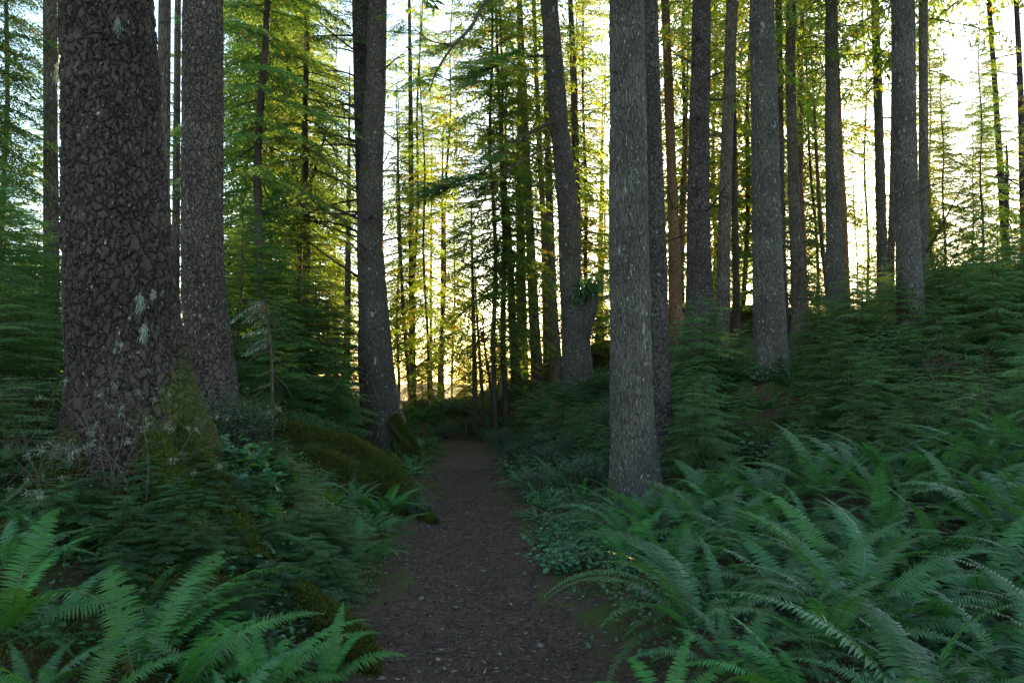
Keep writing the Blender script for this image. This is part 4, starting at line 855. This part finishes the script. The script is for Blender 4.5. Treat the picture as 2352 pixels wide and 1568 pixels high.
# ------------------------------------------------------------------ bare bramble with lichen, arching twigs
def bramble_mesh(nm, seed, nst, Hh, spread, depth=3):
    r = random.Random(seed); Q = []
    def grow(p, d, L, rad, lev):
        n = 7; pts = [np.array(p)]; v = np.array(d, float)
        for k in range(n):
            v = v + np.array((r.gauss(0, .16), r.gauss(0, .16), r.gauss(-.05, .12))); v /= np.linalg.norm(v); pts.append(pts[-1] + v * L / n)
        Q.append(tubeq(np.array(pts), np.linspace(rad, rad * .35, n + 1), 4 if lev < 2 else 3))
        if lev < depth:
            for k in range(r.randrange(3, 6)):
                i = r.randrange(2, n); w_ = v * .5 + np.array((r.gauss(0, .7), r.gauss(0, .6), r.gauss(.1, .5))); w_ /= np.linalg.norm(w_); grow(pts[i], w_, L * r.uniform(.3, .6), rad * .5, lev + 1)
    for s in range(nst):
        a = r.uniform(0, 6.28); grow((r.gauss(0, .12), r.gauss(0, .12), 0), (math.cos(a) * spread, math.sin(a) * spread * .6, 1), Hh * r.uniform(.6, 1.1), .0052, 0)
    return np.concatenate(Q)
def bramble(label, px, d, seed, nst, Hh, spread, lich=60):
    q = bramble_mesh('x', seed, nst, Hh, spread); e = ob('bare_shrub', None, loc=G(px, d, -.03)); tag(e, label, 'bare shrub')
    ob('twig', quads_mesh('twig', [(q, 0, None)], [M_dtwig]), e)['kind'] = 'stuff'
    if not lich: return
    r = np.random.default_rng(seed); c = q[r.integers(0, len(q), lich)].mean(1); B = np.repeat(c, 26, 0) + r.normal(0, .012, (lich * 26, 3)); n = len(B)
    lq = kite(B, norm(r.normal(0, .6, (n, 3)) - (0, 0, .8)), norm(r.normal(0, 1, (n, 3))), r.uniform(.008, .04, n), r.uniform(.002, .005, n))
    ob('lichen', quads_mesh('lichen', [(lq, 0, None)], [M_lichen]), e)['kind'] = 'stuff'
bramble('bare brown arching shrub with pale lichen in front of the huge dark trunk', 300, 5.75, 3, 8, 1.35, .45, 50)
bramble('tangled bare twiggy bush low at the left below the huge dark trunk', 110, 5.6, 4, 8, .8, .8, 36)
bramble('leafless twiggy bush left of the huge dark trunk', 170, 6.6, 9, 7, 1.0, .6, 16)
bramble('reddish bare shrub among the saplings near the right frame edge', 2250, 8.9, 6, 5, 1.5, .4, 6)
bramble('dry twiggy bush beside the lichen-flecked trunk on its trail side', 1370, 9.9, 7, 6, .5, .7, 4)
bramble('dry tangled brush at the far end of the trail', 1140, 22.5, 8, 12, 1.3, .9, 0)
bramble('fallen tangle of dead twigs left of the black snag', 1010, 25, 12, 12, 1.6, 1.0, 0)
e = ob('lichen_sapling', None, loc=G(628, 9.6)); tag(e, 'dying sapling with grey lichened twigs right of the scaly grey-brown trunk', 'sapling')
limb(e, [G(628, 9.6, -.1), U(626, 850, 9.6), U(620, 780, 9.6), U(612, 700, 9.6), U(606, 690, 9.6)], .022, .008, T_tatty, 12, .42, M_lichen, 11, name='stem', start=.45, bare=26)
# pale lichen tufts hanging on the big trunk
for k, (px, py) in enumerate([(133, 165), (270, 52), (322, 690), (330, 760), (240, 1000)]):
    r = np.random.default_rng(k); n = 150; p = U(px, py, 6.30 if k != 0 else 6.75); c = p - np.array(t1.location); Bq = c + r.normal(0, 1, (n, 3)) * (.014, .01, .05 if k == 0 else .035)
    ob('lichen_tuft', quads_mesh('lichen_tuft', [(kite(Bq, norm(r.normal(0, .3, (n, 3)) - (0, 0, 1)), norm(r.normal(0, 1, (n, 3))), r.uniform(.02, .07, n), r.uniform(.003, .007, n)), 0, None)], [M_lichen]), t1)

# ------------------------------------------------------------------ stuff: moss, low plants, litter, gravel
r = np.random.default_rng(99)
def in_fr(x, y): return np.abs(x) < .68 * y + .4
def pts_on(n, xr, yr, cond, ypow=1.0):
    x = r.uniform(*xr, n); y = yr[0] + (yr[1] - yr[0]) * r.random(n) ** ypow; k = cond(x, y) & in_fr(x, y); x, y = x[k], y[k]
    return np.stack([x, y, H(x, y)], 1)
pw = lambda x, y: np.abs(x - path_x(y)) - path_w(y)
P = pts_on(260000, (-5.5, 0), (3.4, 9.5), lambda x, y: (x < path_x(y) - path_w(y) - .18) & (vnoise(x * 1.9, y * 1.9, 8) > -.7)); n = len(P)
q = kite(P + r.normal(0, .004, (n, 3)), norm(r.normal(0, .7, (n, 3)) + (0, 0, .8)), norm(r.normal(0, 1, (n, 3))), r.uniform(.012, .042, n), r.uniform(.005, .012, n))
P = pts_on(120000, (-4, 5), (3.4, 11), lambda x, y: (pw(x, y) > .02) & (pw(x, y) < 1.3) & (vnoise(x * 2.3, y * 2.3, 18) > -.1), 1.4); n = len(P)
q2 = kite(P + r.normal(0, .004, (n, 3)), norm(r.normal(0, .7, (n, 3)) + (0, 0, .8)), norm(r.normal(0, 1, (n, 3))), r.uniform(.010, .034, n), r.uniform(.004, .010, n)); q = np.concatenate([q, q2])
tag(ob('moss', quads_mesh('moss', [(q, 0, None)], [M_moss])), 'moss carpet on the mound left of the trail', 'moss', kind='stuff')
P = pts_on(110000, (-9, 9), (3.3, 26), lambda x, y: (pw(x, y) > .08) & (vnoise(x * 1.3, y * 1.3, 12) > -.2), 1.3)
n = len(P); hgt = r.uniform(.01, .16, n) * (pw(P[:, 0], P[:, 1]) > .35) + .01
q = oval(P + np.stack([0 * hgt, 0 * hgt, hgt], 1), norm(r.normal(0, 1, (n, 3)) * (1, 1, .3)), norm(r.normal(0, .4, (n, 3)) + (0, 0, 1)), r.uniform(.02, .06, n), r.uniform(.012, .034, n))
tag(ob('ground_cover', quads_mesh('ground_cover', [(q, 0, None)], [M_salal])), 'small low leaves carpeting the forest floor', 'ground cover', kind='stuff')
P = pts_on(420000, (-6, 6), (3.4, 15), lambda x, y: (r.random(len(x)) < np.where(pw(x, y) < .15, .95, .3)), 1.35); n = len(P)
_s = (P[:, 0] - path_x(P[:, 1])) / (path_w(P[:, 1]) + .25)
_on = np.abs(_s) < .8
P[:, 2] += np.where(_on, .012 * vnoise(P[:, 0] * 6, P[:, 1] * 6, 5) + .006 * vnoise(P[:, 0] * 19, P[:, 1] * 19, 6) + .03 * (_s ** 2 - .3) - .003, .012)
az = r.uniform(0, 6.28, n); D = norm(np.stack([np.cos(az), np.sin(az), r.normal(0, .16, n)], 1))
q = kite(P + (0, 0, .007), D, norm(r.normal(0, .45, (n, 3)) + (0, 0, 1)), r.gamma(2.2, .012, n) + .008, r.uniform(.0025, .011, n))
tag(ob('needle_litter', quads_mesh('needle_litter', [(q, 0, r.random(n) ** 1.6)], [M_litter])), 'dry needles, twigs and leaf bits strewn over trail and floor', 'litter', kind='stuff')
# stones and fallen leaves on the trail
def stone_mesh(seed):
    rr = np.random.default_rng(seed); u = np.linspace(0, 2 * np.pi, 11)[:-1]; v = np.linspace(.05, np.pi - .05, 7); Uu, Vv = np.meshgrid(u, v)
    k = 1 + .18 * np.sin(2 * Uu + rr.random() * 6) * np.sin(Vv) + rr.normal(0, .05, Uu.shape)
    V = np.stack([np.cos(Uu) * np.sin(Vv) * k, np.sin(Uu) * np.sin(Vv) * k * .75, np.cos(Vv) * k * .5], -1); i = np.arange(6)[:, None] * 10; j = np.arange(10)[None]; kk = (j + 1) % 10
    return mesh_from('stone', V.reshape(-1, 3), np.stack([i + j, i + kk, i + 10 + kk, i + 10 + j], -1).reshape(-1, 4), [M_stone], smoothf=True)
ST = [stone_mesh(i) for i in range(4)]; g = random.Random(3)
for i in range(46):
    y = 3.6 + 7 * g.random() ** 1.8; x = float(path_x(y)) + g.uniform(-.62, .62)
    tag(ob('stone', ST[i % 4], loc=(x, y, Hs(x, y) + .003), rot=(0, 0, g.uniform(0, 6)), scale=g.uniform(.008, .03)), 'small grey stone lying on the brown trail', 'stone', 'small stones on the trail')
M_drop = plain('fallen_leaf', (.24, .16, .11), .7)
for i, (px, d, s) in enumerate([(1045, 5.75, .07), (1010, 4.6, .05), (1150, 4.45, .045), (1240, 5.4, .035), (960, 6.3, .04), (1120, 7.2, .04), (880, 4.5, .06), (1190, 4.05, .04), (1060, 4.1, .035)]):
    p = G(px, d, .012); az = i * 1.7; qq = oval(np.zeros((1, 3)), np.array([[math.cos(az), math.sin(az), .1]]), np.array([[.1, .2, 1.]]), np.array([s]), np.array([s * .6]))
    tag(ob('fallen_leaf', quads_mesh('fallen_leaf', [(qq, 0, None)], [M_drop]), loc=p), 'curled tan leaf fallen on the brown trail', 'leaf', 'fallen leaves on the trail')
for i, (px, d, L, a) in enumerate([(1075, 5.35, .16, .1), (1180, 5.3, .12, -.5), (930, 4.6, .2, .3), (1010, 4.75, .14, .1), (860, 4.15, .22, .8), (1290, 4.5, .16, -.9)]):
    p = G(px, d, .016); t = np.linspace(-.5, .5, 6); Pt = np.stack([t * L * math.cos(a), t * L * math.sin(a), .004 * np.sin(t * 9)], 1) + np.stack([0 * t, .02 * t ** 2, 0 * t], 1)
    v, f = tube(Pt, np.linspace(.004, .002, 6), 6); tag(ob('twig', mesh_from('twig', v, f, [M_dtwig], smoothf=True), loc=p), 'short pale twig lying on the brown trail', 'twig', 'twigs on the trail')

# unseen trees beside and behind the viewpoint, added so their crowns block the sky
for i, (x, y) in enumerate([(-3, -6), (0.2, -12), (-10, 3.5)]):
    e = ob('hemlock_tree', None, loc=(x, y, Hs(x, y))); e.empty_display_size = .3; tag(e, 'tall unseen hemlock added beside or behind the viewpoint to block the sky', 'hemlock', 'unseen sky-blocking hemlocks round the viewpoint')
    v, f = tube(np.array([(0, 0, -.3), (0, 0, 3), (.1, 0, 12), (.2, .1, 29)]), [.45, .33, .25, .04], 20)
    ob('trunk', mesh_from('trunk', v, f, [M_furb], smoothf=True), e); ob('crown', HIGH[i % 3], e, rot=(0, 0, i * 1.3))

# ------------------------------------------------------------------ thin evening haze
HZ = 0.0
if HZ:
    hv = np.array([(x, y, z) for z in (-11, 40) for (x, y) in ((-90, -40), (90, -40), (90, 110), (-90, 110))], float)
    hf = np.array([[0, 3, 2, 1], [4, 5, 6, 7], [0, 1, 5, 4], [1, 2, 6, 5], [2, 3, 7, 6], [3, 0, 4, 7]])
    m, t, ns, ln = newmat('haze_air'); pv = N(t, 'ShaderNodeVolumePrincipled'); pv.inputs['Color'].default_value = (.95, .93, .88, 1); pv.inputs['Density'].default_value = HZ; pv.inputs['Anisotropy'].default_value = .55
    o = N(t, 'ShaderNodeOutputMaterial'); ln.new(pv.outputs[0], o.inputs['Volume'])
    tag(ob('haze', mesh_from('haze', hv, hf, [m])), kind='stuff')
